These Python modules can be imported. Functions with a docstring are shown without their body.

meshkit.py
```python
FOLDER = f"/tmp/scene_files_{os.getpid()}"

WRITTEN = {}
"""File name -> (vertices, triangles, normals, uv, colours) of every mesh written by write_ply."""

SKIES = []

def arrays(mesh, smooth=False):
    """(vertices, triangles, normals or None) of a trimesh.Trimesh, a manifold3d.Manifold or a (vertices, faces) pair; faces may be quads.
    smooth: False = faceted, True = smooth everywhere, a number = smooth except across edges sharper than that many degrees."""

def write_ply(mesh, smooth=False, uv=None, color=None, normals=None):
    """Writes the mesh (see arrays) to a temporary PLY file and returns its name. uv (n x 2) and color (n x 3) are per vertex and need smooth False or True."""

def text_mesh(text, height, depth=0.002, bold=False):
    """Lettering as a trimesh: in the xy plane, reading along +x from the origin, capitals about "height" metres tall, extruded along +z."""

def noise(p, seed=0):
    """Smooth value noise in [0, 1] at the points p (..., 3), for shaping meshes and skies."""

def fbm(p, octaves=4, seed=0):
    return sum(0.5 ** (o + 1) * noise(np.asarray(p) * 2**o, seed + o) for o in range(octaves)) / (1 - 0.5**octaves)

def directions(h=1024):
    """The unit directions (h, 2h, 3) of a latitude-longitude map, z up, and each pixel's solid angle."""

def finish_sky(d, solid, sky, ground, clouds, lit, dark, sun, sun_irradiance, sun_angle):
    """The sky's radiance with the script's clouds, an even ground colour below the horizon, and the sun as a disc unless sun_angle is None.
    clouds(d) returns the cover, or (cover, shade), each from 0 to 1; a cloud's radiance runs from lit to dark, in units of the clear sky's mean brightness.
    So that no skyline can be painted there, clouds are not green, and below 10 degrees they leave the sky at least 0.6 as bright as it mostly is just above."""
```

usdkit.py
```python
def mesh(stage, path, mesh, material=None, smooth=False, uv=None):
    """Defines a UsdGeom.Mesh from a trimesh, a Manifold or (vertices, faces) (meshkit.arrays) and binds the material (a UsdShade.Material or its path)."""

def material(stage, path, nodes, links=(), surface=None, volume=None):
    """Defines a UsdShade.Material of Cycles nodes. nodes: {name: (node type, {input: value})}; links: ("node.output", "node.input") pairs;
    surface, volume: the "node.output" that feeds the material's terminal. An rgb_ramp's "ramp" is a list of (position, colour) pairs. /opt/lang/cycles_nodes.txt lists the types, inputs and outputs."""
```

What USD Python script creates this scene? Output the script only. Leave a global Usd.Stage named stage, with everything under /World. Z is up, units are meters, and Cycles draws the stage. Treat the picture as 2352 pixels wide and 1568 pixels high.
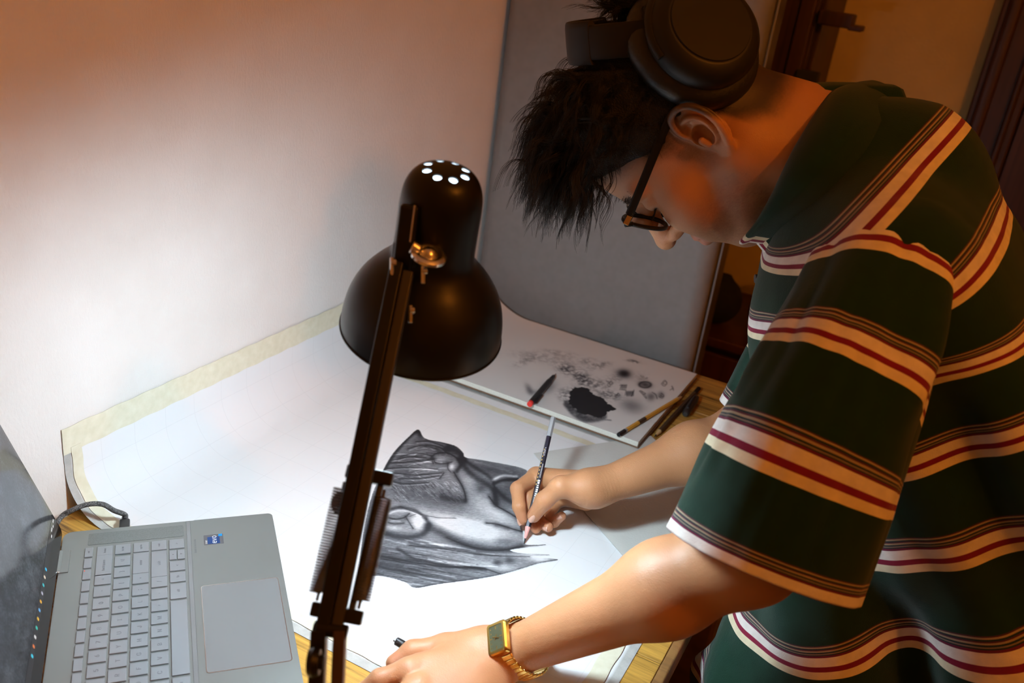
import math, random
import numpy as np, trimesh, usdkit, meshkit
from shapely import geometry as sg, affinity as sa
from pxr import Usd, UsdGeom, UsdShade, UsdLux, Gf, Sdf, Vt

rng = np.random.default_rng(7); random.seed(7)
stage = Usd.Stage.CreateInMemory()
UsdGeom.SetStageUpAxis(stage, UsdGeom.Tokens.z); UsdGeom.SetStageMetersPerUnit(stage, 1.0)
UsdGeom.Xform.Define(stage, '/World'); UsdGeom.Scope.Define(stage, '/World/Looks')
DESK = 0.75                                   # height of the desk top; the left wall is x = 0, y runs along it

# ------------------------------------------------------------------ camera, lights, exposure
FOCAL_PX, YAW, PITCH, ROLL = 2089.4, .4268, .4187, .1367
EYE = np.array([.8193, 0, DESK + .6951])
_f = np.array([-math.sin(YAW)*math.cos(PITCH), math.cos(YAW)*math.cos(PITCH), -math.sin(PITCH)])
_r = np.cross(_f, [0, 0, 1]); _r /= np.linalg.norm(_r); _u = np.cross(_r, _f)
CR, CU, CF = math.cos(ROLL)*_r + math.sin(ROLL)*_u, -math.sin(ROLL)*_r + math.cos(ROLL)*_u, _f
cam = UsdGeom.Camera.Define(stage, '/World/camera')
_m = np.eye(4); _m[0, :3], _m[1, :3], _m[2, :3], _m[3, :3] = CR, CU, -CF, EYE
cam.AddTransformOp().Set(Gf.Matrix4d(*_m.ravel().tolist()))
cam.CreateHorizontalApertureAttr(36.0); cam.CreateVerticalApertureAttr(24.0)
cam.CreateFocalLengthAttr(FOCAL_PX*36/2352); cam.CreateClippingRangeAttr((.02, 100))
cam.CreateFStopAttr(5.6); cam.CreateFocusDistanceAttr(1.06)
cam.CreateExposureAttr(0.15)

BULB_W = 242.0                               # radiance of the cool desk-lamp bulb
WARM = 265.0                                 # radiance of the warm bulb hanging behind the man
WARM_AT = (1.70, .36, 2.30)
dome = UsdLux.DomeLight.Define(stage, '/World/night_sky'); dome.CreateIntensityAttr(0.004); dome.CreateColorAttr(Gf.Vec3f(1, .75, .55))

def px(x, y, d):                              # the point seen at a pixel, d metres in front of the camera
    return EYE + d*(CF + (x-1176)/FOCAL_PX*CR - (y-784)/FOCAL_PX*CU)
def pz(x, y, z):                              # ... at height z above the desk top
    v = CF + (x-1176)/FOCAL_PX*CR - (y-784)/FOCAL_PX*CU
    return EYE + v*(DESK + z - EYE[2])/v[2]
def to_px(P):
    d = np.atleast_2d(P) - EYE; w = d@CF
    return np.stack([1176 + FOCAL_PX*(d@CR)/w, 784 - FOCAL_PX*(d@CU)/w], -1)
def A(x, y, z): return np.array([x, y, z + DESK], float)
def unit(v): v = np.asarray(v, float); return v/np.linalg.norm(v)

# ------------------------------------------------------------------ naming, parts, materials
_used = {}
def numbered(path):
    n = _used.get(path, 0); _used[path] = n + 1
    return path if n == 0 else f'{path}_{n:03d}'
def tag(p, label=None, cat=None, group=None, kind=None):
    p = p.GetPrim() if hasattr(p, 'GetPrim') else p
    for k, v in (('label', label), ('category', cat), ('group', group), ('kind', kind)):
        if v: p.SetCustomDataByKey(k, v)
    return p
_loc = {}
def thing(name, label, cat, loc=(0, 0, 0), group=None, kind=None):
    path = numbered('/World/' + name); x = UsdGeom.Xform.Define(stage, path); x.AddTranslateOp().Set(Gf.Vec3d(*map(float, loc)))
    _loc[path] = np.asarray(loc, float)
    tag(x, label, cat, group, kind); return x.GetPrim()
def part(parent, name, mesh, mat, smooth=35, label=None, attrs=None, kind=None):
    """One mesh under parent (a prim or None); vertices are given in world coordinates."""
    base = str(parent.GetPath()) if parent is not None else '/World'
    path = numbered(f'{base}/{name}'); loc = _loc.get(base, np.zeros(3)); _loc[path] = loc
    if isinstance(mesh, list): mesh = trimesh.util.concatenate([m if isinstance(m, trimesh.Trimesh) else trimesh.Trimesh(*m, process=False) for m in mesh])
    if hasattr(mesh, 'to_mesh'):
        m = mesh.to_mesh(); mesh = (np.array(m.vert_properties[:, :3]), np.array(m.tri_verts))
    v, f = (np.array(mesh.vertices), np.array(mesh.faces)) if isinstance(mesh, trimesh.Trimesh) else (np.asarray(mesh[0], float), np.asarray(mesh[1], int))
    if attrs: smooth = True
    if f.shape[1] == 4: f = np.vstack([f[:, [0, 1, 2]], f[:, [0, 2, 3]]])
    g = usdkit.mesh(stage, path, (v - loc, f), LOOKS[mat] if isinstance(mat, str) else mat, smooth=smooth)
    g.CreateDoubleSidedAttr(True)
    if attrs:
        api = UsdGeom.PrimvarsAPI(g)
        for k, a in attrs.items():
            a = np.asarray(a, np.float32)
            if a.ndim == 1: api.CreatePrimvar(k, Sdf.ValueTypeNames.FloatArray, 'vertex').Set(Vt.FloatArray.FromNumpy(a))
            else: api.CreatePrimvar(k, Sdf.ValueTypeNames.Color3fArray, 'vertex').Set(Vt.Vec3fArray.FromNumpy(a))
    if label or kind: tag(g, label, kind=kind)
    return g.GetPrim()
def single(name, label, cat, mesh, mat, loc=(0, 0, 0), smooth=35, group=None, kind=None, attrs=None):
    p = part(None, name, mesh, mat, smooth, attrs=attrs)
    tag(p, label, cat, group, kind); return p

LOOKS = {}
def look(name, nodes, links=(), surface='p.BSDF'):
    LOOKS[name] = usdkit.material(stage, '/World/Looks/' + name, nodes, links, surface=surface); return LOOKS[name]
def plain(name, col, rough=.5, metal=0., vary=0., vscale=20., bump=0., bscale=200., **kw):
    nodes = {'p': ('principled_bsdf', dict(base_color=col, roughness=rough, metallic=metal, **kw)), 'g': ('geometry', {})}
    links = []
    if vary:
        nodes['n'] = ('noise_texture', dict(scale=vscale, detail=5, roughness=.6))
        nodes['r'] = ('rgb_ramp', {'ramp': [(.3, tuple(np.array(col)*(1-vary))), (.7, tuple(np.minimum(np.array(col)*(1+vary), 1)))]})
        links += [('g.position', 'n.vector'), ('n.fac', 'r.fac'), ('r.color', 'p.base_color')]
    if bump:
        nodes['b'] = ('noise_texture', dict(scale=bscale, detail=4, roughness=.6)); nodes['bm'] = ('bump', dict(strength=1., distance=bump))
        links += [('g.position', 'b.vector'), ('b.fac', 'bm.height'), ('bm.normal', 'p.normal')]
    return look(name, nodes, links)
def srgb(r, g, b):
    c = np.array([r, g, b])/255.; return tuple(np.where(c < .04045, c/12.92, ((c+.055)/1.055)**2.4))

# ------------------------------------------------------------------ mesh helpers (world coordinates)
def frame(z, x=None):
    z = unit(z); x = np.array([1., 0, 0]) if x is None else np.asarray(x, float)
    if abs(unit(x)@z) > .95: x = np.array([0, 1., 0])
    x = unit(x - (x@z)*z); return np.stack([x, np.cross(z, x), z], 1)
def place(m, R=None, t=(0, 0, 0)):
    v, f = (m.vertices, m.faces) if isinstance(m, trimesh.Trimesh) else m
    v = np.asarray(v, float)
    return trimesh.Trimesh((v if R is None else v@np.asarray(R).T) + np.asarray(t), f, process=False)
def rbox(size, bevel=.002, R=None, t=(0, 0, 0), seg=2):
    """A box with rounded edges, centred on t."""
    h = np.array(size)/2.; b = min(bevel, h.min()*.98)
    s = trimesh.creation.icosphere(1 if seg < 3 else 2, b) if seg > 1 else None
    pts = []
    for c in np.array(np.meshgrid([-1, 1], [-1, 1], [-1, 1])).reshape(3, -1).T:
        core = c*(h - b)
        pts.append(core + s.vertices if s is not None else np.array([core + c*[b, 0, 0], core + c*[0, b, 0], core + c*[0, 0, b]]))
    return place(trimesh.convex.convex_hull(np.vstack(pts)), R, t)
def prism(poly, depth, R=None, t=(0, 0, 0)):
    return place(trimesh.creation.extrude_polygon(poly, depth, engine='earcut'), R, t)
def rrect(w, h, r, n=6): return sg.box(-w/2+r, -h/2+r, w/2-r, h/2-r).buffer(r, quad_segs=n)
def catmull(P, n=8, closed=False):
    P = np.asarray(P, float)
    Q = np.vstack([P[-1], P, P[:2]]) if closed else np.vstack([2*P[0]-P[1], P, 2*P[-1]-P[-2]])
    out = []
    for i in range(len(Q)-3):
        a, b, c, d = Q[i:i+4]; t = np.linspace(0, 1, n, endpoint=False)[:, None]
        out.append(.5*((2*b) + (c-a)*t + (2*a-5*b+4*c-d)*t**2 + (3*b-a-3*c+d)*t**3))
    if not closed: out.append(P[-1:])
    return np.vstack(out)
def tube(P, r, n=10, closed=False, caps=True, flat=1., up=None):
    """A tube along the points P, radius r (number or list); flat squeezes it along the second axis."""
    P = np.asarray(P, float); m = len(P); r = np.broadcast_to(r, m)
    T = np.roll(P, -1, 0) - np.roll(P, 1, 0)
    if not closed: T[0], T[-1] = P[1]-P[0], P[-1]-P[-2]
    T /= np.linalg.norm(T, axis=1)[:, None]
    x = frame(T[0], up)[:, 0]; rings = []
    a = np.linspace(0, 2*np.pi, n, endpoint=False)
    for i in range(m):
        x = unit(x - (x@T[i])*T[i]); y = np.cross(T[i], x)
        rings.append(P[i] + r[i]*(np.cos(a)[:, None]*x + flat*np.sin(a)[:, None]*y))
    v = np.vstack(rings); f = []
    for i in range(m if closed else m-1):
        j = (i+1) % m
        for k in range(n):
            l = (k+1) % n; f += [[i*n+k, i*n+l, j*n+l], [i*n+k, j*n+l, j*n+k]]
    if caps and not closed:
        v = np.vstack([v, P[0], P[-1]])
        for k in range(n):
            l = (k+1) % n; f += [[m*n, l, k], [m*n+1, (m-1)*n+k, (m-1)*n+l]]
    return trimesh.Trimesh(v, f, process=False)
def rod(a, b, r, n=16, bevel=.15):
    a, b = np.asarray(a, float), np.asarray(b, float); L = np.linalg.norm(b-a); e = min(bevel*r, L*.2); d = (b-a)/L
    r2 = r if np.ndim(r) == 0 else r[1]; r1 = r if np.ndim(r) == 0 else r[0]
    return tube([a, a+d*e, b-d*e, b], [r1-e, r1, r2, r2-e], n)
def lathe(prof, c, axis, n=48, x=None):
    """Revolves (radius, height) pairs about an axis through c."""
    R = frame(axis, x); a = np.linspace(0, 2*np.pi, n, endpoint=False); v, f = [], []
    for r, z in prof: v.append(np.stack([r*np.cos(a), r*np.sin(a), np.full(n, z)], 1))
    v = np.vstack(v)
    for i in range(len(prof)-1):
        for k in range(n):
            l = (k+1) % n; q = [i*n+k, i*n+l, (i+1)*n+l, (i+1)*n+k]
            if prof[i][0] > 1e-9: f.append([q[0], q[1], q[2]] if prof[i+1][0] > 1e-9 else [q[0], q[1], q[3]])
            if prof[i+1][0] > 1e-9: f.append([q[0], q[2], q[3]] if prof[i][0] > 1e-9 else [q[0], q[2], q[3]])
    return place((v, np.array(f)), R, c)
def sheet(P, closed_u=False):
    """A grid of points (nu, nv, 3) as a surface."""
    nu, nv = P.shape[:2]; i = np.arange(nu if closed_u else nu-1)[:, None]; j = np.arange(nv-1)[None]
    a = i*nv + j; b = ((i+1) % nu)*nv + j
    f = np.stack([a, b, b+1, a+1], -1).reshape(-1, 4)
    f = np.vstack([f[:, [0, 1, 2]], f[:, [0, 2, 3]]])
    return P.reshape(-1, 3), f
def thicken(v, f, t):
    """Gives an open surface a thickness t (inwards), closing its rims; returns vertices, faces and the source vertex of each."""
    m = trimesh.Trimesh(v, f, process=False); n = np.asarray(meshkit.arrays(m, True)[2]); N = len(v)
    e = np.sort(f[:, [0, 1, 1, 2, 2, 0]].reshape(-1, 2), axis=1); d = f[:, [0, 1, 1, 2, 2, 0]].reshape(-1, 2)
    _, inv, cnt = np.unique(e, axis=0, return_inverse=True, return_counts=True)
    rim = d[cnt[inv.ravel()] == 1]
    side = np.vstack([np.stack([rim[:, 1], rim[:, 0], rim[:, 0]+N], 1), np.stack([rim[:, 1], rim[:, 0]+N, rim[:, 1]+N], 1)])
    return np.vstack([v, v - n*t]), np.vstack([f, f[:, ::-1]+N, side]), np.r_[np.arange(N), np.arange(N)]

# ------------------------------------------------------------------ implicit surfaces for the figure
def smin(a, b, k):
    h = np.clip(.5 + .5*(b-a)/k, 0, 1); return b + (a-b)*h - k*h*(1-h)
def smax(a, b, k): return -smin(-a, -b, k)
def cone(p, a, b, r1, r2=None):
    r2 = r1 if r2 is None else r2; a, b = np.asarray(a, float), np.asarray(b, float); ba = b-a
    pa = p-a; h = np.clip(pa@ba/(ba@ba), 0, 1); return np.linalg.norm(pa - h[:, None]*ba, axis=1) - (r1 + (r2-r1)*h)
def ell(p, c, r, R=None):
    q = p - np.asarray(c, float); q = q if R is None else q@R
    r = np.asarray(r, float); k0 = np.linalg.norm(q/r, axis=1); k1 = np.linalg.norm(q/r**2, axis=1)
    return k0*(k0-1)/np.maximum(k1, 1e-9)
def ball(p, c, r): return np.linalg.norm(p - np.asarray(c, float), axis=1) - r
def chain(p, pts, rs, k=None):
    d = None
    for i in range(len(pts)-1):
        e = cone(p, pts[i], pts[i+1], rs[i], rs[i+1]); d = e if d is None else (np.minimum(d, e) if k is None else smin(d, e, k))
    return d
def surface(fn, lo, hi, h, B=8, settle=1):
    """The zero surface of fn by surface nets, evaluated only in blocks near it."""
    lo = np.asarray(lo, float); nb = np.ceil((np.asarray(hi)-lo)/(h*B)).astype(int); n = nb*B + 1
    V = np.full(n, 1., np.float32)
    I = np.stack(np.meshgrid(*[np.arange(k) for k in nb], indexing='ij'), -1).reshape(-1, 3)
    d = fn(lo + (I + .5)*h*B)
    near = np.abs(d) < h*B*1.25
    for i in I[(~near) & (d < 0)]: V[i[0]*B:i[0]*B+B+1, i[1]*B:i[1]*B+B+1, i[2]*B:i[2]*B+B+1] = -1
    L = np.stack(np.meshgrid(*[np.arange(B+1)]*3, indexing='ij'), -1).reshape(-1, 3)
    K = I[near]
    for s in range(0, len(K), 200):
        k = K[s:s+200]; g = (k[:, None]*B + L[None]).reshape(-1, 3); V[g[:, 0], g[:, 1], g[:, 2]] = fn(lo + g*h)
    S = V < 0
    c = np.zeros(np.array(V.shape)-1, np.uint8)
    off = [(a, b, e) for a in (0, 1) for b in (0, 1) for e in (0, 1)]
    sl = lambda o: tuple(slice(x, V.shape[i]-1+x) for i, x in enumerate(o))
    for o in off: c += S[sl(o)]
    C = np.argwhere((c > 0) & (c < 8)); ids = np.full(c.shape, -1, np.int32); ids[C[:, 0], C[:, 1], C[:, 2]] = np.arange(len(C))
    acc, cnt = np.zeros((len(C), 3)), np.zeros(len(C))
    val = {o: V[C[:, 0]+o[0], C[:, 1]+o[1], C[:, 2]+o[2]].astype(float) for o in off}
    for o in off:
        for ax in range(3):
            if o[ax]: continue
            q = list(o); q[ax] = 1; a, b = val[o], val[tuple(q)]; x = (a < 0) != (b < 0)
            t = np.where(x, a/np.where(x, a-b, 1), 0); p = np.tile(np.array(o, float), (len(C), 1)); p[:, ax] = t
            acc[x] += p[x]; cnt[x] += 1
    v = lo + (C + acc/cnt[:, None])*h; F = []
    for ax in range(3):
        u, w = (ax+1) % 3, (ax+2) % 3
        a = np.take(S, range(0, V.shape[ax]-1), ax); b = np.take(S, range(1, V.shape[ax]), ax)
        E = np.argwhere(a != b); ok = (E[:, u] > 0) & (E[:, w] > 0) & (E[:, u] < c.shape[u]) & (E[:, w] < c.shape[w]); E = E[ok]
        inside = S[E[:, 0], E[:, 1], E[:, 2]]
        q = []
        for du, dw in ((1, 1), (0, 1), (0, 0), (1, 0)):
            G = E.copy(); G[:, u] -= du; G[:, w] -= dw; q.append(ids[G[:, 0], G[:, 1], G[:, 2]])
        q = np.stack(q, 1); q[~inside] = q[~inside][:, ::-1]; F.append(q)
    F = np.vstack(F); F = np.vstack([F[:, [0, 1, 2]], F[:, [0, 2, 3]]])
    e = h*.4
    for _ in range(settle):                   # settle on the true surface
        d = fn(v); g = np.stack([fn(v + e*np.eye(3)[k]) - d for k in range(3)], 1)/e; v = v - np.clip(d, -h, h)[:, None]*g/np.maximum((g*g).sum(1), .25)[:, None]
    return v, F
# ------------------------------------------------------------------ materials
def stripes_from(attr, table, name, rough=.9, **kw):
    return look(name, {'a': ('attribute', dict(attribute=attr)), 'm': ('math', dict(math_type='fraction')),
        'r': ('rgb_ramp', {'ramp': table, 'interpolate': False}), 'g': ('geometry', {}),
        'n': ('noise_texture', dict(scale=900., detail=2)), 'b': ('bump', dict(strength=.5, distance=.0006)),
        'w': ('noise_texture', dict(scale=70., detail=3)), 'wr': ('rgb_ramp', {'ramp': [(.3, (.82, .82, .82)), (.7, (1, 1, 1))]}), 'x': ('mix', dict(mix_type='multiply', fac=1.)),
        'p': ('principled_bsdf', dict(roughness=rough, specular_ior_level=.2, sheen_weight=.15, **kw))},
        [('a.fac', 'm.value1'), ('m.value', 'r.fac'), ('r.color', 'x.color1'), ('g.position', 'w.vector'), ('w.fac', 'wr.fac'), ('wr.color', 'x.color2'), ('x.color', 'p.base_color'),
         ('g.position', 'n.vector'), ('n.fac', 'b.height'), ('b.normal', 'p.normal')])
def tinted(name, attr, rough=.6, bump=0., bscale=400., **kw):      # colour from a vertex attribute
    nodes = {'a': ('attribute', dict(attribute=attr)), 'g': ('geometry', {}), 'p': ('principled_bsdf', dict(roughness=rough, **kw)),
             'n': ('noise_texture', dict(scale=bscale, detail=4)), 'b': ('bump', dict(strength=1., distance=bump))}
    return look(name, nodes, [('a.color', 'p.base_color'), ('g.position', 'n.vector')] + ([('n.fac', 'b.height'), ('b.normal', 'p.normal')] if bump else []))
def wood(name, dark, lite, across='y', scale=1., rough=.4, **kw):
    s = {'x': (60, 3, 3), 'y': (3, 60, 3), 'z': (60, 60, 2.5)}[across]
    return look(name, {'g': ('geometry', {}), 'm': ('mapping', dict(scale=tuple(scale*q for q in s))), 'n': ('noise_texture', dict(scale=1.2, detail=6, roughness=.65, distortion=.6)),
        'r': ('rgb_ramp', {'ramp': [(.32, dark), (.47, tuple((np.array(dark)+np.array(lite)*2)/3)), (.62, lite)]}), 'b': ('bump', dict(strength=.4, distance=.0005)),
        'p': ('principled_bsdf', dict(roughness=rough, **kw))},
        [('g.position', 'm.vector'), ('m.vector', 'n.vector'), ('n.fac', 'r.fac'), ('r.color', 'p.base_color'), ('n.fac', 'b.height'), ('b.normal', 'p.normal')])

look('plaster', {'g': ('geometry', {}), 'm': ('mapping', dict(scale=(1, 1.6, .8))), 'n': ('noise_texture', dict(scale=190., detail=5, roughness=.6)), 'n2': ('noise_texture', dict(scale=9., detail=4)),
    'a': ('mix_float', dict(fac=.25)), 'b': ('bump', dict(strength=.55, distance=.0016)), 'r': ('rgb_ramp', {'ramp': [(.3, (.75, .725, .69)), (.7, (.80, .78, .75))]}),
    'p': ('principled_bsdf', dict(roughness=.75, specular_ior_level=.3))},
    [('g.position', 'm.vector'), ('m.vector', 'n.vector'), ('g.position', 'n2.vector'), ('n.fac', 'a.a'), ('n2.fac', 'a.b'), ('a.result', 'b.height'), ('b.normal', 'p.normal'), ('n2.fac', 'r.fac'), ('r.color', 'p.base_color')])
plain('ochre_wall', (.62, .50, .22), .8, vary=.1, vscale=5, bump=.0015, bscale=120)
plain('dim_wall', (.58, .54, .48), .85, vary=.08, vscale=4)
plain('ceiling_paint', (.80, .78, .75), .9)
plain('floor_tile', (.16, .11, .08), .5, vary=.2, vscale=6)
wood('desk_wood', (.085, .038, .007), (.60, .335, .065), 'y', 1.7, rough=.38)
wood('desk_edge', (.09, .04, .012), (.26, .13, .04), 'y', rough=.5)
wood('dark_wood', (.022, .009, .006), (.07, .028, .018), 'z', .8, rough=.45)
wood('red_wood', (.045, .014, .009), (.085, .028, .017), 'z', .7, rough=.4)
plain('fridge_grey', (.215, .222, .225), .48, vary=.06, vscale=60, bump=.0004, bscale=700)
plain('fridge_door', (.16, .145, .135), .35, metal=.3)
plain('rubber', (.02, .02, .02), .7)
plain('chrome', (.75, .74, .72), .18, metal=1.)
plain('dark_cloth', (.012, .012, .014), .95, vary=.3, vscale=60)

# ------------------------------------------------------------------ the room
def setting(name, mesh, mat, smooth=35, label=None): p = part(None, name, mesh, mat, smooth); tag(p, label, kind='structure'); return p
X1, Y0, Y1, ZC = 2.75, -1.4, 2.5, 2.6
setting('floor', rbox((X1+.3, Y1-Y0+.3, .1), .004, t=(X1/2, (Y0+Y1)/2, -.05)), 'floor_tile')
setting('ceiling', rbox((X1+.3, Y1-Y0+.3, .1), .004, t=(X1/2, (Y0+Y1)/2, ZC+.05)), 'ceiling_paint')
setting('wall_left', rbox((.1, Y1-Y0+.2, ZC), .004, t=(-.05, (Y0+Y1)/2, ZC/2)), 'plaster')
setting('wall_back', rbox((X1, .1, ZC), .004, t=(X1/2, Y1+.05, ZC/2)), 'ochre_wall')
setting('wall_right', rbox((.1, Y1-Y0+.2, ZC), .004, t=(X1+.05, (Y0+Y1)/2, ZC/2)), 'dim_wall')
setting('wall_front', rbox((X1, .1, ZC), .004, t=(X1/2, Y0-.05, ZC/2)), 'dim_wall')
# doorway in the back wall, right of the ochre strip: dark wooden trim and a plank door
for i, (x, w) in enumerate(((.85, .11), (1.75, .11))):
    setting(f'trim_{i+1}', [rbox((w, .05, 2.1), .006, t=(x, Y1-.025, 1.05)), rbox((.03, .062, 2.1), .01, t=(x-.028, Y1-.031, 1.05)), rbox((.014, .066, 2.1), .006, t=(x+.03, Y1-.033, 1.05))], 'dark_wood')
setting('trim_3', rbox((1.01, .055, .1), .006, t=(1.3, Y1-.0275, 2.15)), 'dark_wood')
dr = thing('door_1', None, None, (1.3, Y1-.02, 0), kind='structure')
for k in range(5): part(dr, 'plank', rbox((.155, .034, 2.08), .004, t=(.985+.158*k, Y1-.017, 1.05)), 'dark_wood')
part(dr, 'door_handle', [rod((1.64, Y1-.034, 1.0), (1.64, Y1-.08, 1.0), .009), rod((1.64, Y1-.075, 1.0), (1.55, Y1-.075, 1.0), .008)], 'chrome')

# wall cupboard of dark wood behind the man's head
cb = thing('wall_cupboard', 'dark wooden cupboard hanging on the ochre wall behind the headphones', 'cupboard', (.27, 2.36, DESK+.24))
part(cb, 'carcass', rbox((.40, .27, 1.1), .004, t=(.255, 2.36, DESK+.79)), 'dark_wood')
part(cb, 'cupboard_door', [rbox((.21, .022, 1.04), .004, t=(.16, 2.214, DESK+.79)), rbox((.13, .012, .92), .005, t=(.16, 2.2, DESK+.79))], 'red_wood')
part(cb, 'cupboard_door', [rbox((.176, .022, 1.04), .004, t=(.356, 2.214, DESK+.79)), rbox((.035, .014, 1.02), .005, t=(.296, 2.2, DESK+.79)), rbox((.035, .014, 1.02), .005, t=(.42, 2.2, DESK+.79))], 'dark_wood')
part(cb, 'latch', [rbox((.075, .05, .030), .004, t=(.485, 2.21, DESK+.612)), rbox((.03, .05, .012), .003, t=(.53, 2.21, DESK+.600))], 'dark_wood')
part(cb, 'hinge_plate', rbox((.05, .03, .075), .003, t=(.455, 2.2, DESK+.46)), 'rubber')
# low reddish cabinet beyond the refrigerator, with a dark bag on top
lc = thing('low_cabinet', 'low reddish brown wooden cabinet standing beyond the refrigerator', 'cabinet', (.42, 2.3, 0))
part(lc, 'body', rbox((.44, .36, .56), .004, t=(.50, 2.3, .30)), 'red_wood')
part(lc, 'cabinet_top', rbox((.47, .40, .025), .005, t=(.50, 2.29, .5925)), 'red_wood')
part(lc, 'cabinet_door', rbox((.20, .02, .50), .004, t=(.395, 2.11, .31)), 'red_wood'); part(lc, 'cabinet_door', rbox((.20, .02, .50), .004, t=(.605, 2.11, .31)), 'red_wood')
part(lc, 'knob', rod((.475, 2.1, .45), (.475, 2.075, .45), .011), 'chrome'); part(lc, 'knob', rod((.525, 2.1, .45), (.525, 2.075, .45), .011), 'chrome')
c0 = np.array([.372, 2.2, .6062])
bv, bf = surface(lambda p: smin(smax(ell(p, c0+[0, 0, .06], (.062, .060, .062)), c0[2]-p[:, 2], .01), chain(p, [c0+[-.025, 0, .10], c0+[-.015, 0, .125], c0+[.015, 0, .125], c0+[.025, 0, .10]], [.008]*4), .012) + .004*(meshkit.fbm(p*25, 3)-.5), c0-.1, c0+[.1, .1, .18], .006)
single('cloth_bag', 'round black cloth bag on the low reddish cabinet beyond the refrigerator', 'bag', (bv, bf), 'dark_cloth', smooth=True)
c1 = np.array([.562, 2.22, .6062])
bv, bf = surface(lambda p: smax(smin(ell(p, c1+[0, 0, .05], (.11, .09, .12)), ell(p, c1+[-.01, .0, .14], (.055, .06, .09)), .05) + .016*(meshkit.fbm(p*18, 3, 4)-.5), c1[2]-p[:, 2], .002), c1-.16, c1+[.16, .16, .3], .008)
single('folded_cloth', 'crumpled dark brown cloth heaped on the low reddish cabinet', 'cloth', (bv, bf), plain('brown_cloth', (.05, .025, .018), .95, vary=.3, vscale=40), smooth=True)

# ribbed black case hanging by the door trim at the right edge
rc = px(2385, 400, 2.25)
cs = thing('ribbed_case', 'black ribbed case hanging on the dark door trim beyond his back', 'case', rc)
part(cs, 'body', rbox((.14, .08, .22), .015, t=rc, seg=3), 'rubber')
for k in range(9): part(cs, 'rib', rbox((.146, .088, .009), .003, t=rc+[0, 0, -.09+.0225*k]), 'rubber')
part(cs, 'strap', tube(catmull([rc+[-.05, 0, .1], rc+[-.02, .12, .24], rc+[.02, .12, .24], rc+[.05, 0, .1]], 8), .006, 8), 'dark_cloth')

plain('trim_grey', (.24, .25, .27), .4, metal=.2)
# refrigerator: its grey side faces us
fr = thing('refrigerator', 'grey refrigerator standing in the corner behind the desk', 'refrigerator', (.24, 1.83, 0))
FY0, FY1 = 1.556, 2.06
def plan(x0, y0, x1, y1, r): return sg.box(x0+r, y0+r, x1-r, y1-r).buffer(r, quad_segs=8)
part(fr, 'fridge_door', prism(plan(.006, FY0, .478, FY0+.062, .029), 1.56, t=(0, 0, .09)), 'fridge_grey')
part(fr, 'door_gasket', rbox((.40, .012, 1.53), .004, t=(.215, FY0+.068, .87)), 'rubber')
part(fr, 'door_edge_trim', rod((.4795, FY0+.052, .1), (.4795, FY0+.052, 1.64), .0028, 12), 'trim_grey')
part(fr, 'cabinet_body', prism(plan(.01, FY0+.074, .402, FY1, .015), 1.58, t=(0, 0, .07)), 'fridge_door')
for x in (.06, .35):
    for y in (FY0+.12, FY1-.06): part(fr, 'foot', rod((x, y, 0), (x, y, .072), .018), 'rubber')

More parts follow.
